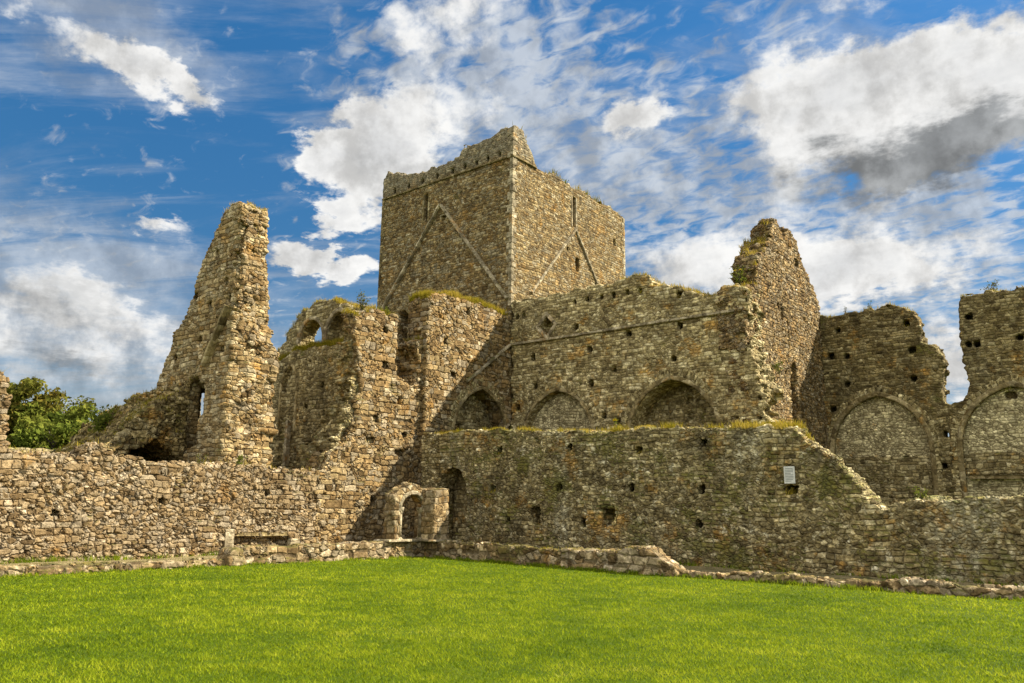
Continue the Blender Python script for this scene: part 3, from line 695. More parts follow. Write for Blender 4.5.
# ---- east range gable fragment (tall blade on the left), north face y = -8
def g_post(W):
    # the broken end bulges lower down and the blade thickens towards its foot
    W = W.copy()
    t = np.clip((12.3 - W[:, 2]) / 9.0, 0, 1)
    y = W[:, 1] + 8.0
    W[:, 1] = -8.0 + y * (1.0 + 0.70 * t)
    return W
gl = wall('range_gable', 'Y', -8.0, 1.1,
          [(-7.4, -0.3), (-6.6, 4.0), (-5.75, 5.6), (-5.62, 6.1), (-5.4, 6.85), (-4.85, 7.75), (-4.3, 8.3), (-3.95, 8.8), (-3.55, 9.75), (-3.0, 10.65), (-2.75, 11.1), (-2.5, 11.55), (-2.2, 11.85), (-1.75, 12.08), (-1.2, 12.1), (-1.0, 11.9), (-1.05, 11), (-1.12, 10), (-1.0, 9), (-0.95, 7.5), (-0.9, 6), (-0.95, 4), (-0.9, -0.3)], M['range'],
          [rect(-2.4, 10.36, .18, .2), rect(-1.6, 9.23, .18, .2), rect(-2.54, 8.5, .18, .2), rect(-3.06, 7.31, .18, .2), rect(-4.6, 6.77, .18, .2), rect(-1.35, 8.55, .2, .3), rect(-1.5, 6.8, .18, .2), rect(-3.6, 9.0, .18, .2),
           dict(poly=[(-3.62, 3.4), (-2.62, 3.6), (-2.66, 5.7), (-3.0, 6.05), (-3.5, 5.95)], d0=-1, d1=0.75), dict(poly=[(-2.68, 4.55), (-2.25, 4.6), (-2.27, 5.7), (-2.62, 5.75)], d0=-1, d1=4, shear=2.6)], 0.07, 0.10, 47, post=g_post, lump=0.025)
ruin(gl, 'tall leaning blade of ruined gable standing alone on the left against the sky')
moulding('roof_crease', 'Y', -8.0, [(-2.35, 6.3), (-1.12, 8.25)], 0.20, 0.22, M['dressed_brown'], gl)
# rough end face (rubble core) towards the court
def end_thick(U, Z):
    return np.full(U.shape, 0.55)
core = wall('broken_core', 'X', -0.92, 0.5, [(-7.8, -0.3), (-7.82, 11.6), (-7.5, 11.85), (-7.1, 11.85), (-7.0, 11.3), (-6.95, 10.6), (-6.9, 9.6), (-6.7, 8.8), (-6.5, 8), (-6.2, 6.8), (-6.1, 5.5), (-6.0, 4), (-5.9, -0.3)], M['transept'], [], 0.07, 0.16, 48, parent=gl, lump=0.16, cellz=0.28)

# ---- collapsed vault (rubble mound with a dark arch) between them
def mound():
    res = 0.09
    org = np.array([-9.0, -14.5, -0.4]); hi = np.array([-2.0, -7.6, 6.8])
    shp = tuple(((hi - org) / res).astype(int))
    X, Y, Z = np.meshgrid(*[org[a] + np.arange(shp[a]) * res for a in range(3)], indexing='ij', sparse=True)
    blk = lattice(shp, org, res, (0.4, 0.4, 0.24), 51, True); blk2 = lattice(shp, org, res, (0.22, 0.22, 0.14), 53, True); smo = lattice(shp, org, res, (1.1, 1.1, 0.9), 52)
    prof = np.array([(-14.2, 1.6), (-12.5, 2.5), (-11.4, 3.1), (-10.4, 3.6), (-10.0, 3.95), (-9.3, 4.75), (-8.6, 5.35), (-8.0, 5.8), (-7.0, 6.1)])
    H = np.interp(Y, prof[:, 0], prof[:, 1])
    H = H - np.clip(-3.9 - X, 0, 9) * 0.10
    S = (Z - H) * 0.72 + smo * 0.16 + (blk * 0.65 + blk2 * 0.35) * 0.2
    S = np.maximum(S, np.maximum(X + 3.2 + 0.10 * (Z - 3) + smo * 0.15 + blk * 0.12, -8.6 - X + smo * 0.2))
    S = np.maximum(S, Y + 7.9)
    w = np.abs(Y + 9.05)
    a = np.maximum(np.maximum(w - 1.35, (Z - 3.75) + w * 0.62 + blk2 * 0.05), -X - 7.5)
    S = np.maximum(S, -a)
    V, F = surface_net(S.astype(np.float32), org, res)
    o = obj('collapsed_vault', V, F, M['mound'], None, True, (-5.0, -10.2, 0))
    SURF[o.name] = (V, vnormals(V, F))
    return o
mo = mound()
tag(mo, 'collapsed rubble vault with a dark arched mouth below the leaning blade', 'ruined vault', GRP)

# ---- distant boundary wall
bw = wall('boundary_wall', 'X', -14.0, 0.6, [(-16, -0.3), (-16, 3.75), (-9.7, 3.8), (-7.2, 3.9), (-4, 3.9), (-4, -0.3)], M['inner'], [], 0.12, 0.06, 61)
tag(bw, 'dark low wall far behind the left wall, below the trees', 'wall', GRP)

# ---- cloister dwarf walls, kerbs and the arcade fragment in the corner
def dwarf_post(W):
    W = W.copy(); W[:, 1] += -0.10 * np.clip(W[:, 0] - 3.4, 0, 9.0)
    return W
dw = wall('dwarf_wall', 'Y', -2.78, 0.62, [(3.25, -0.25), (3.25, 0.52), (5, 0.52), (7, 0.54), (9, 0.53), (10.6, 0.54), (11.4, 0.55), (11.7, 0.66), (12.3, 0.68), (12.6, 0.52), (12.85, 0.34), (13.15, 0.22), (13.3, -0.25)], M['dwarf'], [], 0.05, 0.035, 62, post=dwarf_post, lump=0.03)
tag(dw, 'knee-high mossy dwarf wall below the doorway of the shaded mossy wall', 'dwarf wall', 'low cloister walls')
dl = wall('dwarf_wall', 'X', 3.4, 0.6, [(-9.6, -0.25), (-9.62, 0.36), (-9.3, 0.5), (-8, 0.48), (-6, 0.5), (-4, 0.54), (-2.4, 0.54), (-2.4, -0.25)], M['dwarf'], [], 0.05, 0.03, 63, lump=0.03, post=lambda W: W - np.array([0.03, 0, 0]) * np.clip(-3 - W[:, 1:2], 0, 9))
tag(dl, 'knee-high sunlit dwarf wall ending in a big boulder before the tan wall', 'dwarf wall', 'low cloister walls')
wall('end_boulder', 'X', 3.22, 0.62, [(-9.95, -0.1), (-9.98, 0.18), (-9.88, 0.40), (-9.7, 0.47), (-9.5, 0.42), (-9.45, -0.1)], M['fragment'], [], 0.045, 0.03, 69, parent=dl, lump=0.08)
kb = wall('stone_kerb', 'X', 3.12, 0.5, [(-30, -0.25), (-30, 0.2), (-24, 0.19), (-20, 0.17), (-15.4, 0.2), (-12.5, 0.17), (-9.7, 0.14), (-9.7, -0.25)], M['dwarf'], [], 0.05, 0.05, 64, lump=0.06)
tag(kb, 'low pale stone kerb between lawn and tan wall, lower left edge', 'kerb', 'stone kerbs of the lawn')
kr = wall('stone_kerb', 'Y', -3.52, 0.42, [(13.1, -0.25), (13.1, 0.15), (13.8, 0.09), (14.5, 0.08), (14.65, 0.2), (15.6, 0.19), (17, 0.2), (18.2, 0.19), (18.8, 0.25), (20, 0.2), (22, 0.22), (28, 0.2), (28, -0.25)], M['dwarf'], [], 0.045, 0.06, 65, lump=0.07)
tag(kr, 'rough broken stone kerb between lawn and gravel walk on the right', 'kerb', 'stone kerbs of the lawn')

af = empty('arcade_fragment', (3.2, -3.2, 0.5))
tag(af, 'small ruined arch of the cloister arcade standing on the corner of the dwarf walls', 'arch fragment', GRP)
wall('arch_wall', 'X', 3.38, 0.5, [(-4.22, 0.5), (-4.2, 1.75), (-4.3, 2.0), (-4.0, 2.22), (-3.7, 2.3), (-3.4, 2.44), (-3.15, 2.36), (-2.95, 2.24), (-2.4, 2.2), (-2.4, 0.5)], M['fragment'],
     [arch(-3.97, -2.84, 0.3, 1.55, 2.06, 3, round_=True)], 0.04, 0.06, 66, parent=af, lump=0.03)
wall('pier', 'X', 3.98, 0.6, [(-3.0, 0.48), (-3.0, 2.2), (-2.8, 2.26), (-2.3, 2.26), (-2.26, 0.48)], M['fragment'], [], 0.04, 0.025, 67, parent=af, lump=0.015)
moulding('arch_moulding', 'X', 3.38, arch_pts(-3.98, -2.83, 1.5, 1.55, 2.10, round_=True), 0.13, 0.04, M['dressed'], af, step=0.1, jit=0.004)
def turned(name, x, y, prof, mat, parent, n=14):
    V = []; F = []
    for z, r in prof:
        for a in range(n):
            t = 2 * math.pi * a / n
            V.append((x + r * math.cos(t), y + r * math.sin(t), z))
    for i in range(len(prof) - 1):
        for a in range(n):
            b = (a + 1) % n
            F.append((i * n + a, i * n + b, (i + 1) * n + b, (i + 1) * n + a))
    F.append(tuple(range(n))[::-1]); F.append(tuple((len(prof) - 1) * n + a for a in range(n)))
    return obj(name, V, F, mat, parent)
for cy, k in ((-3.88, 1.0), (-2.95, 1.35)):
    c = turned('column', 3.3, cy, [(0.655, 0.066 * k), (1.42, 0.062 * k)], M['dressed'], af)
    turned('base', 3.3, cy, [(0.56, 0.12 * k), (0.6, 0.12 * k), (0.63, 0.09 * k), (0.66, 0.07 * k)], M['dressed'], c)
    turned('capital', 3.3, cy, [(1.415, 0.066 * k), (1.45, 0.08 * k), (1.5, 0.1 * k), (1.57, 0.12 * k), (1.62, 0.12 * k)], M['dressed'], c)
blocks('base_slab', [(2.75, 3.5, -4.5, -2.78, 0.50, 0.585), (3.3, 4.1, -3.1, -2.2, 0.50, 0.58)], M['dressed'], af)

# ---- information plaque on the aisle wall
def sign():
    m, N = new_mat('plaque_face')
    co = N.n('ShaderNodeTexCoord').outputs['Object']
    c = N.mix(N.ramp(N.noise(co, 14, 4), 0.4, 0.7), (0.55, 0.54, 0.48), (0.43, 0.43, 0.37))
    finish(m, N, c, 0.5)
    m2, N2 = new_mat('plaque_print')
    finish(m2, N2, N2.mix(N2.noise(N2.n('ShaderNodeTexCoord').outputs['Object'], 30, 2), (0.10, 0.11, 0.10), (0.2, 0.21, 0.19)), 0.6)
    x0, x1, z0, z1 = 14.70, 15.00, 2.40, 2.87
    o = blocks('information_plaque', [(x0, x1, -0.085, -0.055, z0, z1)], m, None, (14.85, -0.07, z0), jit=0, bev=0.004)
    tag(o, 'small pale plaque with faint lines of print fixed to the mossy wall', 'sign')
    rows = []
    for i in range(9):
        z = z1 - 0.06 - i * 0.043
        rows.append((x0 + 0.035, x1 - 0.035 - (0.07 if i in (3, 8) else random.uniform(0, 0.02)), -0.0875, -0.084, z - 0.008, z + 0.008))
    blocks('printed_text', rows, m2, o, jit=0, bev=0.0005)
    blocks('mount', [(x0 + 0.05, x0 + 0.09, -0.055, 0.05, z0 + 0.05, z1 - 0.05), (x1 - 0.09, x1 - 0.05, -0.055, 0.05, z0 + 0.05, z1 - 0.05)], m2, o, jit=0, bev=0.004)
sign()

# ================================================================== VEGETATION
def leaf_mat(name, stops, trans=0.35, attr='tone'):
    m, N = new_mat(name)
    a = N.n('ShaderNodeAttribute', attribute_name=attr).outputs['Fac']
    co = N.n('ShaderNodeTexCoord').outputs['Object']
    low = N.noise(co, 0.45, 4.0, 0.6)
    f = N.math('ADD', N.math('MULTIPLY', a, 0.62), N.math('MULTIPLY', N.ramp(low, 0.3, 0.7, 0, 1, False), 0.38))
    c = N.colramp(f, stops)
    d = N.n('ShaderNodeBsdfDiffuse', {'Color': c}).outputs[0]
    t = N.n('ShaderNodeBsdfTranslucent', {'Color': c}).outputs[0]
    mx = N.n('ShaderNodeMixShader', {0: trans, 1: d, 2: t}).outputs[0]
    N.n('ShaderNodeOutputMaterial', {'Surface': mx})
    return m
M['blade'] = leaf_mat('grass_blade', [(0.0, (0.035, 0.075, 0.006)), (0.3, (0.12, 0.175, 0.008)), (0.6, (0.25, 0.30, 0.013)), (0.88, (0.39, 0.40, 0.03)), (1.0, (0.48, 0.45, 0.12))], 0.45)
M['straw'] = leaf_mat('wall_grass_blade', [(0.0, (0.09, 0.10, 0.010)), (0.35, (0.24, 0.20, 0.015)), (0.65, (0.40, 0.29, 0.04)), (1.0, (0.52, 0.39, 0.13))], 0.4)
M['leaf'] = leaf_mat('tree_leaf', [(0.0, (0.04, 0.06, 0.01)), (0.5, (0.12, 0.145, 0.022)), (0.85, (0.22, 0.21, 0.035)), (1.0, (0.3, 0.24, 0.05))], 0.3)
M['autumn'] = leaf_mat('turning_leaf', [(0.0, (0.04, 0.045, 0.008)), (0.5, (0.12, 0.12, 0.02)), (0.85, (0.22, 0.16, 0.03)), (1.0, (0.3, 0.2, 0.06))], 0.3)
M['weed'] = leaf_mat('weed_leaf', [(0.0, (0.045, 0.07, 0.01)), (0.5, (0.13, 0.15, 0.02)), (1.0, (0.30, 0.26, 0.05))], 0.35)
M['flower'] = leaf_mat('yellow_flower', [(0.0, (0.42, 0.28, 0.01)), (0.5, (0.62, 0.47, 0.02)), (1.0, (0.75, 0.62, 0.06))], 0.3)
def bark():
    m, N = new_mat('bark')
    co = N.n('ShaderNodeTexCoord').outputs['Object']
    c = N.mix(N.noise(N.vmath('MULTIPLY', co, (6, 6, 1)), 2.0, 5.0), (0.05, 0.04, 0.028), (0.14, 0.115, 0.08))
    return finish(m, N, c)
M['bark'] = bark()

def blades(name, P, H, W, mat, lean=0.45, tone=None, parent=None, loc=None, seg2=False):
    """grass: one bent two-segment blade per point"""
    n = len(P)
    az = RNG.uniform(0, 2 * np.pi, n); ln = RNG.uniform(0.1, 1.0, n) * lean * H
    la = RNG.uniform(0, 2 * np.pi, n)
    side = np.stack([np.cos(az), np.sin(az), np.zeros(n)], 1) * (W / 2)[:, None]
    bend = np.stack([np.cos(la) * ln, np.sin(la) * ln, np.zeros(n)], 1)
    up = np.zeros((n, 3)); up[:, 2] = H
    b0, b1 = P - side, P + side
    m0, m1 = P - side * 0.8 + up * 0.55 + bend * 0.35, P + side * 0.8 + up * 0.55 + bend * 0.35
    tip = P + up * 0.98 + bend
    V = np.stack([b0, b1, m1, m0, tip], 1).reshape(-1, 3)
    k = np.arange(n) * 5
    if seg2:
        tri = np.concatenate([np.stack([k, k + 1, k + 2], 1), np.stack([k, k + 2, k + 3], 1), np.stack([k + 3, k + 2, k + 4], 1)])
    else:
        V = np.stack([b0, b1, tip], 1).reshape(-1, 3)
        k = np.arange(n) * 3
        tri = np.stack([k, k + 1, k + 2], 1)
    o = obj(name, V, tri, mat, parent, False, loc)
    if tone is None: tone = RNG.uniform(0, 1, n)
    a = o.data.attributes.new('tone', 'FLOAT', 'POINT')
    a.data.foreach_set('value', np.repeat(tone, 5 if seg2 else 3).astype(np.float32))
    return o

# ---- lawn blades, thinning with distance from the photographer's side
def lawn():
    pts = []
    d0, d1 = 5.2, 46.0
    n = 520000
    u = RNG.uniform(0, 1, n)
    d = d0 * (d1 / d0) ** u
    az0 = math.atan2(CAM[0] * 0 - 0.622, 0.756)
    th = az0 + RNG.uniform(-RAD(44), RAD(44), n)
    x = CAM[0] + d * np.sin(th); y = CAM[1] + d * np.cos(th)
    ok = (y < np.where(x < 13, -2.8 - 0.10 * np.clip(x - 3.4, 0, 9), -3.55)) & (x > np.where(y > -9.6, 3.42, 3.15)) & (y > -34)
    x, y, d = x[ok], y[ok], d[ok]
    P = np.stack([x, y, np.zeros_like(x)], 1)
    s = np.clip(d / 7.5, 1, 5)
    def vn(sc, sd):
        gl_ = np.random.default_rng(sd).uniform(0, 1, (128, 128)); a = x / sc; b = y / sc
        ia = np.floor(a).astype(int); ib = np.floor(b).astype(int); fa = a - ia; fb_ = b - ib
        fa = fa * fa * (3 - 2 * fa); fb_ = fb_ * fb_ * (3 - 2 * fb_)
        g4 = lambda i, j: gl_[(ia + i) % 128, (ib + j) % 128]
        return (g4(0, 0) * (1 - fa) + g4(1, 0) * fa) * (1 - fb_) + (g4(0, 1) * (1 - fa) + g4(1, 1) * fa) * fb_
    big = vn(1.9, 1) * 0.5 + vn(0.8, 2) * 0.5; sml = vn(0.3, 3) * 0.55 + vn(0.13, 4) * 0.45
    pat = np.sin(x * 0.9 + 1.3 * np.sin(y * 0.7)) * np.sin(y * 1.1 + np.sin(x * 0.6)) * 0.5 + 0.5
    cl = np.random.default_rng(5).uniform(0, 1, (200, 200))
    tex = cl[(np.floor(x / 0.22).astype(int)) % 200, (np.floor(y / 0.22).astype(int)) % 200]
    H = RNG.uniform(0.012, 0.036, len(x)) * (0.35 + 0.4 * big + 1.3 * sml)
    W = RNG.uniform(0.006, 0.012, len(x)) * s
    tone = np.clip(RNG.normal(0.42, 0.2, len(x)) + 0.8 * (sml - 0.5) + 0.6 * (big - 0.5) + 0.03, 0, 0.93)
    tone = np.where(RNG.uniform(0, 1, len(x)) < 0.012, 1.0, tone)
    o = blades('lawn_grass', P, H, W, M['blade'], 1.5, tone, loc=(12, -14, 0))
    tag(o, 'short bright green mown grass of the cloister lawn', 'grass', kind='stuff')
lawn()

# ---- grass on the wall tops
def wall_grass(o, label, dens, h=(0.08, 0.28), zmin=0.0, nzmin=0.55, mask=None, tone=(0.55, 0.25), cluster=0.6, seed=1, wd=(0.012, 0.022)):
    V, Nn = SURF[o.name]
    r = np.random.default_rng(seed)
    ok = (Nn[:, 2] > nzmin) & (V[:, 2] > zmin)
    if mask is not None: ok &= mask(V)
    c = V[ok]
    if not len(c): return
    g = r.uniform(0, 1, (61, 61))
    cl = g[np.floor(c[:, 0] / 0.45).astype(int) % 61, np.floor(c[:, 1] / 0.45).astype(int) % 61]
    c = c[cl > cluster * 0.75]
    n = int(len(c) * dens)
    if n < 1: return
    P = c[r.integers(0, len(c), n)] + r.normal(0, 0.035, (n, 3)) * np.array([1, 1, 0.2]) - np.array([0, 0, 0.03])
    H = r.uniform(h[0], h[1], n); W = r.uniform(wd[0], wd[1], n)
    t = np.clip(r.normal(tone[0], tone[1], n), 0, 1)
    gobj = blades('wall_top_grass', P, H, W, M['straw'], 0.7, t, loc=tuple(P.mean(0)), seg2=True)
    tag(gobj, label, 'grass', 'grass on the wall tops', 'stuff')
wall_grass(aisle, 'yellow-green grass fringe along the top of the mossy aisle wall', 3.2, (0.03, 0.13), 1.5, 0.6, lambda V: (V[:, 0] < 15.2), seed=71, cluster=0.8, tone=(0.62, .25))
def edge_grass(name, pts, n, h, label, tone, w=0.14):
    pts = np.array(pts, float); seg = np.linalg.norm(np.diff(pts, axis=0), axis=1); cum = np.r_[0, np.cumsum(seg)]
    t = RNG.uniform(0, cum[-1], n)
    cl = np.random.default_rng(n).uniform(0, 1, 400)
    keep = RNG.uniform(0, 1, n) < cl[(t / 0.3).astype(int) % 400] ** 1.6
    t = t[keep]
    P = np.stack([np.interp(t, cum, pts[:, k]) for k in range(3)], 1)
    P[:, :2] += RNG.normal(0, w * 0.5, (len(t), 2))
    hh = h * RNG.uniform(0.4, 1.0, len(t)) * (0.5 + 0.7 * cl[(t / 0.3).astype(int) % 400])
    o = blades(name, P, hh, RNG.uniform(0.007, 0.013, len(t)) * 1.4, M['blade'], 0.8, np.clip(RNG.normal(tone, 0.2, len(t)), 0, 0.95), loc=tuple(P.mean(0)), seg2=True)
    tag(o, label, 'grass', 'long grass at the wall feet', 'stuff')
edge_grass('edge_grass', [(3.42, -2.84, 0), (12.4, -3.72, 0), (13.2, -3.62, 0), (27, -3.6, 0)], 9000, 0.13, 'longer grass along the foot of the right dwarf wall and kerb', 0.35)
edge_grass('edge_grass', [(3.42, -2.9, 0), (3.3, -9.5, 0), (3.24, -10.0, 0), (3.17, -26, 0)], 8000, 0.11, 'longer grass along the foot of the left dwarf wall and kerb', 0.4)
edge_grass('edge_grass', [(-0.1, -1, 0.05), (-0.08, -20, 0.05)], 5000, 0.2, 'weedy grass along the foot of the low tan wall', 0.3, 0.2)
edge_grass('edge_grass', [(3, -0.12, 0.06), (24, -0.14, 0.0)], 3500, 0.16, 'weedy grass along the foot of the mossy aisle wall', 0.3, 0.2)
wall_grass(aisle, 'taller yellow grass clumps on the top of the mossy aisle wall', 2.4, (0.08, 0.30), 1.5, 0.6, lambda V: (V[:, 0] < 15.3) & (V[:, 0] > 8.5), seed=171, cluster=1.0, tone=(0.5, .25))
wall_grass(aisle, 'scattered weeds on the left half of the mossy aisle wall top', 1.6, (0.06, 0.22), 1.5, 0.6, lambda V: V[:, 0] < 8.5, seed=172, cluster=1.15, tone=(0.4, .25))
wall_grass(tow, 'tall dry weeds in clumps on the right top edge of the tower', 2.2, (0.15, 0.55), 18.2, 0.6, lambda V: (V[:, 0] > -0.8) & (V[:, 1] > 7.5), seed=173, cluster=1.15, tone=(0.25, .2))
wall_grass(tw, 'thick golden grass on the top of the wall left of the tower', 8.0, (0.12, 0.36), 10.0, 0.45, seed=72, cluster=0.15, tone=(0.5, .2))
wall_grass(tn, 'grass on the arched top of the shaded inner wall', 5.0, (0.08, 0.24), 7.5, 0.45, seed=73, cluster=0.5)
wall_grass(bpy.data.objects['ledge'], 'green grass on the ledge below the two small openings', 8.0, (0.1, 0.32), 7.0, 0.5, seed=74, cluster=0.2, tone=(0.3, .2))
wall_grass(gl, 'dry grass on the summit of the leaning blade', 2.0, (0.05, 0.16), 10.5, 0.6, seed=75, cluster=0.6)
wall_grass(low, 'sparse weeds along the top of the low tan wall', 0.25, (0.06, 0.25), 2.4, 0.7, seed=76, cluster=1.0)
wall_grass(arc, 'dry grass along the broken top of the nave wall', 1.6, (0.06, 0.22), 9.4, 0.6, lambda V: V[:, 0] > 6.0, seed=77, cluster=0.6)
wall_grass(gab, 'yellow grass on the stepped edge of the jagged gable', 1.6, (0.06, 0.25), 9.5, 0.5, lambda V: V[:, 1] < 10, seed=78, cluster=0.6)
wall_grass(south, 'dry grass on top of the far nave wall', 1.4, (0.05, 0.2), 9.5, 0.6, seed=79, cluster=0.7)
wall_grass(tow, 'thin weeds along the ragged top edge of the tower', 0.8, (0.08, 0.4), 18.0, 0.6, lambda V: V[:, 0] > -0.9, seed=80, cluster=0.8, tone=(0.3, .2))
wall_grass(mo, 'olive grass growing over the collapsed vault', 1.3, (0.05, 0.18), 2.8, 0.5, seed=81, cluster=0.75, tone=(0.4, .25))
wall_grass(win, 'grass tufts on top of the broken wall with the window notch', 2.5, (0.08, 0.3), 8.4, 0.5, seed=82, cluster=0.5, tone=(0.4, .25))
wall_grass(dw, 'moss and grass tufts on the shaded dwarf wall', 0.5, (0.03, 0.1), 0.4, 0.6, seed=83, cluster=0.8, tone=(0.3, .2))

def tube_path(V, F, pts, radii, n=6):
    pts = [Vector(p) for p in pts]; b0 = len(V)
    for i, p in enumerate(pts):
        t = (pts[min(i + 1, len(pts) - 1)] - pts[max(i - 1, 0)]).normalized()
        a = t.cross(Vector((0.3, 0.9, 0.1))).normalized(); b = t.cross(a)
        for k in range(n):
            th = 2 * math.pi * k / n
            V.append(tuple(p + (a * math.cos(th) + b * math.sin(th)) * radii[i]))
    for i in range(len(pts) - 1):
        for k in range(n):
            F.append((b0 + i * n + k, b0 + i * n + (k + 1) % n, b0 + (i + 1) * n + (k + 1) % n, b0 + (i + 1) * n + k))

def leaves(name, C, size, mat, parent, tone, seed=1):
    r = np.random.default_rng(seed); n = len(C)
    a = r.normal(0, 1, (n, 3)); a /= np.linalg.norm(a, axis=1, keepdims=True)
    b = np.cross(a, r.normal(0, 1, (n, 3))); b /= np.linalg.norm(b, axis=1, keepdims=True)
    s = (size * r.uniform(0.6, 1.3, n))[:, None]
    V = np.stack([C - a * s, C + b * s * 0.5, C + a * s, C - b * s * 0.5], 1).reshape(-1, 3)
    k = np.arange(n) * 4
    o = obj(name, V, np.stack([k, k + 1, k + 2, k + 3], 1), mat, parent, False)
    at = o.data.attributes.new('tone', 'FLOAT', 'POINT'); at.data.foreach_set('value', np.repeat(tone, 4).astype(np.float32))
    return o

def tree(x, y, h, rad, label, mat, seed, n=9000, leaf=0.2, trunk_h=0.35, name='tree', loose=1.0):
    rr = random.Random(seed); r = np.random.default_rng(seed)
    t = empty(name, (x, y, 0)); tag(t, label, 'tree', 'trees beyond the ruin')
    V = []; F = []
    tube_path(V, F, [(x, y, -0.1), (x + 0.1, y, h * 0.3), (x - 0.1, y + 0.1, h * 0.6), (x, y, h * 0.9)], [h * 0.035, h * 0.026, h * 0.016, h * 0.005], 8)
    cl = []
    nb = 26
    for i in range(nb):
        zf = trunk_h + (0.97 - trunk_h) * (i + rr.random()) / nb
        th = i * 2.4 + rr.uniform(-0.4, 0.4)
        rr_ = rad * (math.sin(math.pi * min(1, max(0.08, (zf - trunk_h * 0.7) / (1.12 - trunk_h * 0.7)))) ** 0.7) * rr.uniform(0.55, 1.08)
        e = Vector((x + math.cos(th) * rr_, y + math.sin(th) * rr_, h * zf + rr_ * 0.25))
        s = Vector((x, y, h * (zf - 0.12)))
        mdp = s.lerp(e, 0.5) + Vector((0, 0, 0.1 * rr_))
        tube_path(V, F, [s, mdp, e], [h * 0.009, h * 0.006, h * 0.002], 5)
        for k in range(3):
            f = (0.55, 0.8, 1.0)[k]
            c = s.lerp(e, f) + Vector((rr.uniform(-.3, .3), rr.uniform(-.3, .3), rr.uniform(-.2, .3))) * rad * 0.3
            cl.append((c, rad * rr.uniform(0.17, 0.34), rr.uniform(-0.25, 0.3)))
    obj('trunk', V, F, M['bark'], t)
    C = []; T = []
    per = n // len(cl)
    for c, s, tn_ in cl:
        p = r.normal(0, 1, (per, 3)); p /= np.linalg.norm(p, axis=1, keepdims=True) + 1e-9
        p *= (r.uniform(0, 1, (per, 1)) ** 0.5) * s * loose
        p[:, 2] *= 0.75
        C.append(np.array(c) + p); T.append(np.clip(0.45 + tn_ + r.normal(0, 0.16, per), 0, 1))
    leaves('crown', np.concatenate(C), leaf, mat, t, np.concatenate(T), seed)
    return t

tree(-46.5, 0.6, 10.9, 3.6, 'tall brownish tree rising just right of the left-edge wall stub', M['autumn'], 101, 11000, 0.22)
tree(-44.0, 3.4, 8.8, 3.2, 'broad dark green tree between the tall brown tree and the thin-topped one', M['leaf'], 102, 12000, 0.2)
tree(-50.0, 6.4, 10.3, 2.9, 'pale thin-topped tree with bare twigs, right of the dark green tree', M['autumn'], 103, 4200, 0.18, loose=1.15)
tree(-38.0, 1.0, 7.2, 2.7, 'low dark green tree in front of the tall brownish tree', M['leaf'], 104, 9000, 0.18, 0.2)
tree(-41.0, 7.6, 7.9, 2.5, 'small yellowish-green tree beside the foot of the rubble mound', M['leaf'], 105, 6000, 0.18, 0.2)
tree(-52.0, -3.0, 11.5, 4.0, 'tree half hidden behind the wall stub at the left edge', M['leaf'], 106, 8000, 0.24)

def one_flower(c, t, seed):
    """a small composite bloom: a disc with a ring of petals, one mesh"""
    r = random.Random(seed); V = [tuple(c)]; F = []; n = 9; tl = Vector((r.uniform(-.5, .5), r.uniform(-.8, .1), 1)).normalized()
    a = tl.cross(Vector((0.2, 1, 0.1))).normalized(); b = tl.cross(a); C = Vector(c)
    for k in range(n * 2):
        th = math.pi * k / n; R0 = 0.075 if k % 2 == 0 else 0.045
        V.append(tuple(C + (a * math.cos(th) + b * math.sin(th)) * R0 - tl * 0.015))
    for k in range(n * 2):
        F.append((0, 1 + k, 1 + (k + 1) % (n * 2)))
    return obj('flower', V, F, M['flower'], t, False)

def shrub(name, x, y, z, h, rad, label, mat, seed, n=500, leaf=0.05, cat='shrub', flower=0, group='plants on the ruin'):
    rr = random.Random(seed); r = np.random.default_rng(seed)
    t = empty(name, (x, y, z)); tag(t, label, cat, group)
    V = []; F = []; C = []; FC = []
    ns = max(4, int(rad * 22))
    for i in range(ns):
        th = rr.uniform(0, 6.28); e = Vector((x + math.cos(th) * rad * rr.uniform(0.2, 1), y + math.sin(th) * rad * rr.uniform(0.2, 1), z + h * rr.uniform(0.6, 1)))
        s = Vector((x + rr.uniform(-.2, .2) * rad, y + rr.uniform(-.2, .2) * rad, z - 0.05))
        m_ = s.lerp(e, 0.5) + Vector((0, 0, h * 0.1))
        tube_path(V, F, [s, m_, e], [0.012, 0.009, 0.004], 4)
        k = n // ns
        f = r.uniform(0.25, 1.05, (k, 1))
        P = np.array(s) * (1 - f) + np.array(e) * f + r.normal(0, 1, (k, 3)) * rad * 0.22
        C.append(P)
        if flower:
            FC.append(np.array(e) + r.normal(0, 0.05, (flower, 3)))
    obj('stem', V, F, M['bark'], t)
    C = np.concatenate(C)
    leaves('foliage', C, leaf, mat, t, np.clip(r.normal(0.5, 0.25, len(C)), 0, 1), seed)
    if flower:
        for i, f in enumerate(FC):
            leaves('flower', f, 0.045, M['flower'], t, r.uniform(0, 1, len(f)), seed + 1 + i) if False else one_flower(np.mean(f, 0), t, seed + i)
    return t
shrub('shrub', -6.2, -9.45, 4.0, 0.9, 0.6, 'dark green shrub growing on the slope of the rubble mound', M['leaf'], 201, 900, 0.07)
shrub('shrub', -0.35, 10.7, 18.5, 0.55, 0.3, 'small green shrub on the top edge of the tower', M['weed'], 202, 260, 0.05)
shrub('weed_plant', -0.8, -2.55, 9.1, 0.75, 0.28, 'bushy brown weed on the broken wall beside the window notch', M['autumn'], 203, 240, 0.045, 'weed')
shrub('weed_plant', -0.7, -1.5, 9.0, 0.65, 0.22, 'yellow-green weed tuft above the window notch beside the tower', M['weed'], 204, 240, 0.045, 'weed')
shrub('flowering_plant', 10.85, 6.65, 10.3, 0.75, 0.4, 'yellow flowering plant on the shoulder of the jagged gable', M['weed'], 205, 260, 0.05, 'plant', 18)
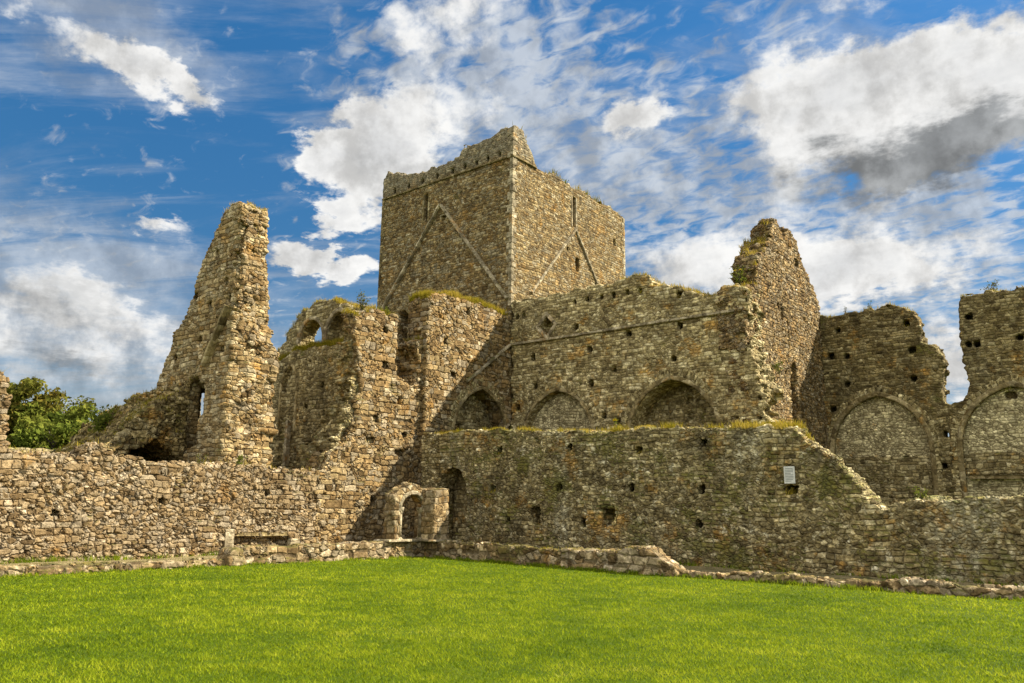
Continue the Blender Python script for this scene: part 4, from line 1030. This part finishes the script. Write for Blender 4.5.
shrub('weed_plant', 18.2, 14.7, 10.5, 0.6, 0.32, 'dried brown weed on top of the far wall at the right edge', M['autumn'], 206, 130, 0.045, 'weed')
shrub('weed_plant', 13.45, 14.7, 10.45, 0.6, 0.12, 'tall thin weed on the far wall beside the jagged gable', M['weed'], 207, 50, 0.04, 'weed')
shrub('weed_plant', 12.4, 14.6, 10.45, 0.4, 0.1, 'short dry weed closest to the gable on the far wall', M['autumn'], 208, 40, 0.035, 'weed')
shrub('flowering_plant', 8.9, 0.5, 4.2, 0.55, 0.12, 'single yellow flower stalk on the mossy aisle wall before the nave arches', M['weed'], 209, 60, 0.035, 'plant', 14)
shrub('weed_plant', 18.1, 0.4, 1.95, 0.3, 0.22, 'low green weed on the stepped-down end of the mossy wall', M['weed'], 210, 160, 0.035, 'weed')
shrub('weed_plant', -0.5, -8.9, 2.78, 0.4, 0.16, 'reddish-green weed on the low tan wall below the leaning blade', M['autumn'], 211, 90, 0.035, 'weed')
shrub('weed_plant', -0.5, -7.6, 2.8, 0.42, 0.2, 'green weed on the low tan wall under the broken blade end', M['weed'], 212, 140, 0.04, 'weed')
shrub('weed_plant', 3.3, -2.95, 0.5, 0.18, 0.12, 'bright moss tuft at the inner corner of the dwarf walls', M['weed'], 213, 160, 0.025, 'weed')
shrub('weed_plant', 11.7, 8.0, 7.0, 0.4, 0.3, 'yellow-green tuft on the broken stones of the gable foot', M['weed'], 214, 160, 0.04, 'weed')

# ================================================================== LIGHT AND SKY
sdir = Vector((0.92, 1.0, 1.22)).normalized()
sun_el = math.asin(sdir.z); sun_az = math.atan2(sdir.x, sdir.y)
L = bpy.data.lights.new('sun', 'SUN'); L.energy = 3.4; L.angle = RAD(0.53); L.color = (1.0, 0.93, 0.80)
lo = bpy.data.objects.new('sun', L); COL.objects.link(lo)
lo.rotation_euler = sdir.to_track_quat('Z', 'Y').to_euler(); lo.location = (40, 40, 60)

CLOUD_FRONT = (-0.30, 0.954, 0.0)
MACK = [(-29.8, 29.1, 20.4, 11.0, 0.0, 0.5), (-18.7, 18.9, 18.5, 10.6, 0.0, 0.52), (-9.0, 16.4, 7.9, 7.4, 0.0, 0.5), (-42.3, 30.0, 11.7, 8.4, 0.0, 0.5), (-31.4, 21.8, 8.2, 6.2, 0.0, 0.3), (-53.6, 27.1, 4.4, 7.8, 0.0, 0.15), (-71.3, 16.0, 8.7, 3.6, 0.0, 0.3), (-69.3, 27.4, 8.9, 2.9, -20.0, 0.3)]
VEIL = [(-71.2, 14.8, 9.2, 6.1, -10.0, 0.9), (-67.8, 10.2, 11.3, 6.9, 0.0, 1.3), (-36.0, 24.7, 9.2, 6.1, 0.0, 0.5), (-69.6, 29.2, 13.7, 3.4, -20.0, 1.1), (-60.3, 29.4, 6.2, 13.4, 0.0, -0.5), (-54.9, 24.4, 4.3, 5.9, 0.0, -0.2), (-59.9, 18.4, 5.3, 6.0, 0.0, -0.2)]
BLOBS = [(-72.1, 28.0, 7.3, 1.4, -20.0, 1.0), (-65.8, 26.8, 6.3, 1.2, -22.0, 0.8), (-70.0, 9.3, 10.3, 4.9, -5.0, 0.7), (-66.9, 12.9, 7.0, 1.8, -10.0, 0.45), (-72.7, 18.5, 4.2, 2.0, 0.0, 0.4), (-50.6, 23.8, 4.3, 3.5, 0.0, 1.15), (-48.3, 25.7, 4.5, 2.0, 0.0, 0.5), (-52.0, 20.3, 2.2, 1.2, 0.0, 0.5), (-44.7, 28.0, 5.4, 2.4, 20.0, 0.5), (-45.5, 33.0, 5.5, 3.4, 0.0, 0.42), (-53.6, 17.3, 5.6, 1.5, -8.0, 0.95), (-64.2, 18.5, 4.1, 1.0, 0.0, 0.6), (-63.1, 17.2, 3.5, 0.9, 0.0, 0.4), (-29.6, 27.6, 4.6, 2.1, 0.0, 1.1), (-13.1, 24.9, 9.4, 4.9, 8.0, 1.1), (-14.7, 28.3, 7.2, 2.4, 0.0, 0.5), (-4.8, 27.0, 4.8, 3.9, 0.0, 0.9), (-24.3, 17.2, 12.5, 4.8, 0.0, 0.75), (-12.6, 16.2, 9.6, 3.2, 0.0, 0.8), (-32.8, 34.4, 11.9, 1.8, 0.0, 0.4), (-17.8, 32.4, 11.8, 1.8, 0.0, 0.45), (-10.3, 9.0, 5.6, 3.8, 0.0, 0.9), (-20.9, 28.0, 4.2, 3.1, 0.0, 0.45), (-36.0, 31.3, 4.7, 2.6, 0.0, 0.35)]
DARKS = [(-12.9, 22.8, 8.0, 2.6, 6.0, 1.3), (-6.8, 24.0, 4.4, 2.3, 12.0, 1.0), (-69.8, 12.5, 6.1, 1.9, -8.0, 0.5), (-70.4, 8.6, 9.1, 2.1, 0.0, 0.7), (-14.0, 13.8, 7.9, 1.2, 0.0, 0.4)]
def world():
    w = bpy.data.worlds.new('World'); SC.world = w; w.use_nodes = True
    N = NT(w.node_tree); w.node_tree.nodes.clear()
    sky = N.n('ShaderNodeTexSky', sky_type='NISHITA', sun_disc=False)
    sky.sun_elevation = sun_el; sky.sun_rotation = sun_az; sky.altitude = 50; sky.air_density = 1.0; sky.dust_density = 0.3; sky.ozone_density = 4.0
    d = N.n('ShaderNodeTexCoord').outputs['Generated']
    s = N.n('ShaderNodeSeparateXYZ', {0: d})
    az = N.math('MULTIPLY', N.math('ARCTAN2', s.outputs[0], s.outputs[1]), 57.29578)
    el = N.math('MULTIPLY', N.math('ARCSINE', s.outputs[2]), 57.29578)
    zz = N.math('MAXIMUM', N.math('ADD', s.outputs[2], 0.16), 0.05)
    q = N.n('ShaderNodeCombineXYZ', {0: N.math('DIVIDE', s.outputs[0], zz), 1: N.math('DIVIDE', s.outputs[1], zz), 2: 0.0}).outputs[0]
    ae = N.n('ShaderNodeCombineXYZ', {0: az, 1: el, 2: 0.0}).outputs[0]
    wrp = N.vmath('SUBTRACT', N.noise(q, 1.9, 6.0, 0.62, True), (0.5, 0.5, 0.5))
    ae2 = N.vmath('ADD', ae, N.vmath('MULTIPLY', wrp, (14.0, 7.0, 0.0)))
    wr2 = N.vmath('SUBTRACT', N.noise(q, 9.0, 5.0, 0.65, True), (0.5, 0.5, 0.5))
    ae2 = N.vmath('ADD', ae2, N.vmath('MULTIPLY', wr2, (8.0, 5.0, 0.0)))
    def field(bl, vec):
        acc = None
        for a, e, ra, re, rot, wt in bl:
            mp = N.n('ShaderNodeMapping', {'Vector': vec, 'Location': (a, e, 0), 'Rotation': (0, 0, RAD(rot)), 'Scale': (ra, re, 1)}, vector_type='TEXTURE').outputs[0]
            v = N.math('MULTIPLY', N.ramp(N.vmath('LENGTH', mp), 1.35, 0.0), wt)
            acc = v if acc is None else N.math('ADD', acc, v)
        return acc
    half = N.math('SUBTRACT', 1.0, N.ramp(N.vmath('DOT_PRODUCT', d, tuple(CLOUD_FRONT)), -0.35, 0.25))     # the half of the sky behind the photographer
    cov = N.math('MINIMUM', field(BLOBS, ae2), 1.2)
    cov = N.math('ADD', cov, N.math('MULTIPLY', half, 0.75))  # unseen cloud cover added behind the camera to throw light on shaded walls
    f1 = N.noise(d, 6.0, 10.0, 0.58)
    fb = N.noise(d, 15.0, 8.0, 0.6)
    f2 = N.noise(N.vmath('MULTIPLY', q, (1.0, 1.5, 1.0)), 17.0, 4.0, 0.55, dist=0.6)         # mackerel texture
    cir = N.noise(N.vmath('MULTIPLY', N.n('ShaderNodeMapping', {'Vector': q, 'Rotation': (0, 0, RAD(-38))}).outputs[0], (0.9, 3.2, 1)), 1.5, 9.0, 0.64, dist=0.9)
    dens = N.math('MULTIPLY_ADD', N.math('SUBTRACT', f1, 0.5), 1.7, N.math('MULTIPLY', cov, 0.85))
    dens = N.math('MULTIPLY_ADD', N.math('SUBTRACT', fb, 0.5), 0.85, N.math('ADD', dens, N.ramp(cov, 0.0, 0.3, -0.14, 0.0)))
    a1 = N.ramp(dens, 0.26, 0.66)
    mk = N.math('MULTIPLY_ADD', N.math('SUBTRACT', f2, 0.5), 2.3, N.math('MULTIPLY_ADD', N.math('SUBTRACT', f1, 0.5), 1.1, N.math('MULTIPLY', field(MACK, ae2), 1.0)))
    a2 = N.math('MULTIPLY', N.ramp(mk, 0.18, 0.95), 0.80)
    veil = N.math('MULTIPLY', N.ramp(N.math('MULTIPLY_ADD', field(VEIL, ae2), 0.20, cir), 0.42, 0.82), 0.62)
    hz = N.ramp(el, -1.0, 18.0, 0.62, 0.0)
    inv = N.math('MULTIPLY', N.math('SUBTRACT', 1.0, a1), N.math('MULTIPLY', N.math('SUBTRACT', 1.0, a2), N.math('MULTIPLY', N.math('SUBTRACT', 1.0, veil), N.math('SUBTRACT', 1.0, hz))))
    alpha = N.math('SUBTRACT', 1.0, inv)
    dk = N.math('MULTIPLY_ADD', N.math('SUBTRACT', f1, 0.5), 1.3, field(DARKS, ae2))
    dk = N.ramp(dk, 0.15, 1.0)
    shade = N.ramp(N.math('MULTIPLY_ADD', N.math('SUBTRACT', fb, 0.5), 1.9, N.math('MULTIPLY_ADD', N.math('SUBTRACT', f2, 0.5), 0.5, dens)), 0.5, 1.5)
    q2 = N.vmath('ADD', d, tuple(sdir * 0.030))                     # the same cloud a little nearer the sun: relief
    emb = N.math('ADD', N.math('SUBTRACT', N.noise(q2, 6.0, 10.0, 0.58), f1), N.math('MULTIPLY', N.math('SUBTRACT', N.noise(q2, 15.0, 8.0, 0.6), fb), 0.8))
    relief = N.ramp(emb, -0.14, 0.20, 1.12, 0.66)
    shade = N.math('MULTIPLY', shade, 0.45)
    body = N.mix(shade, (1.58, 1.57, 1.54), (0.78, 0.81, 0.85))
    body = N.mix(a1, (1.05, 1.12, 1.2), body)
    ccol = N.mix(N.math('MULTIPLY', dk, 0.85), body, N.mix(N.ramp(fb, 0.35, 0.68), (0.30, 0.325, 0.345), (0.62, 0.65, 0.67)))
    ccol = N.vmath('MULTIPLY', ccol, N.n('ShaderNodeCombineXYZ', {0: relief, 1: relief, 2: relief}).outputs[0])
    fl = N.math('MULTIPLY_ADD', half, 1.2, 1.0)                     # added clouds behind the camera, brightened as fill for the shaded walls
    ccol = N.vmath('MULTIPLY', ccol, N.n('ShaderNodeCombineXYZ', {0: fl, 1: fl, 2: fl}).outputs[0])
    hsv = N.n('ShaderNodeHueSaturation', {'Hue': 0.495, 'Saturation': 1.28, 'Value': N.ramp(el, 2.0, 32.0, 0.125, 0.25, False), 'Color': sky.outputs[0]}).outputs[0]
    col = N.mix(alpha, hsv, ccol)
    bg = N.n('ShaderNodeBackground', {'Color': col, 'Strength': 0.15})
    N.n('ShaderNodeOutputWorld', {'Surface': bg.outputs[0]})
world()

# ================================================================== CAMERA
cd = bpy.data.cameras.new('camera'); cam = bpy.data.objects.new('camera', cd); COL.objects.link(cam)
CR, CU, CF = [Vector(v) for v in ((0.773989, 0.633046, 0.01391), (0.119655, -0.167797, 0.978533), (-0.62179, 0.75571, 0.20562))]
mt = Matrix((CR, CU, -CF)).transposed().to_4x4(); mt.translation = Vector(CAM.tolist())
cam.matrix_world = mt
cd.sensor_fit = 'HORIZONTAL'; cd.sensor_width = 36.0; cd.lens = 797.833 / 1024 * 36.0
cd.clip_start = 0.1; cd.clip_end = 6000
SC.camera = cam
for o in bpy.data.objects:
    if '_at' in o: del o['_at']
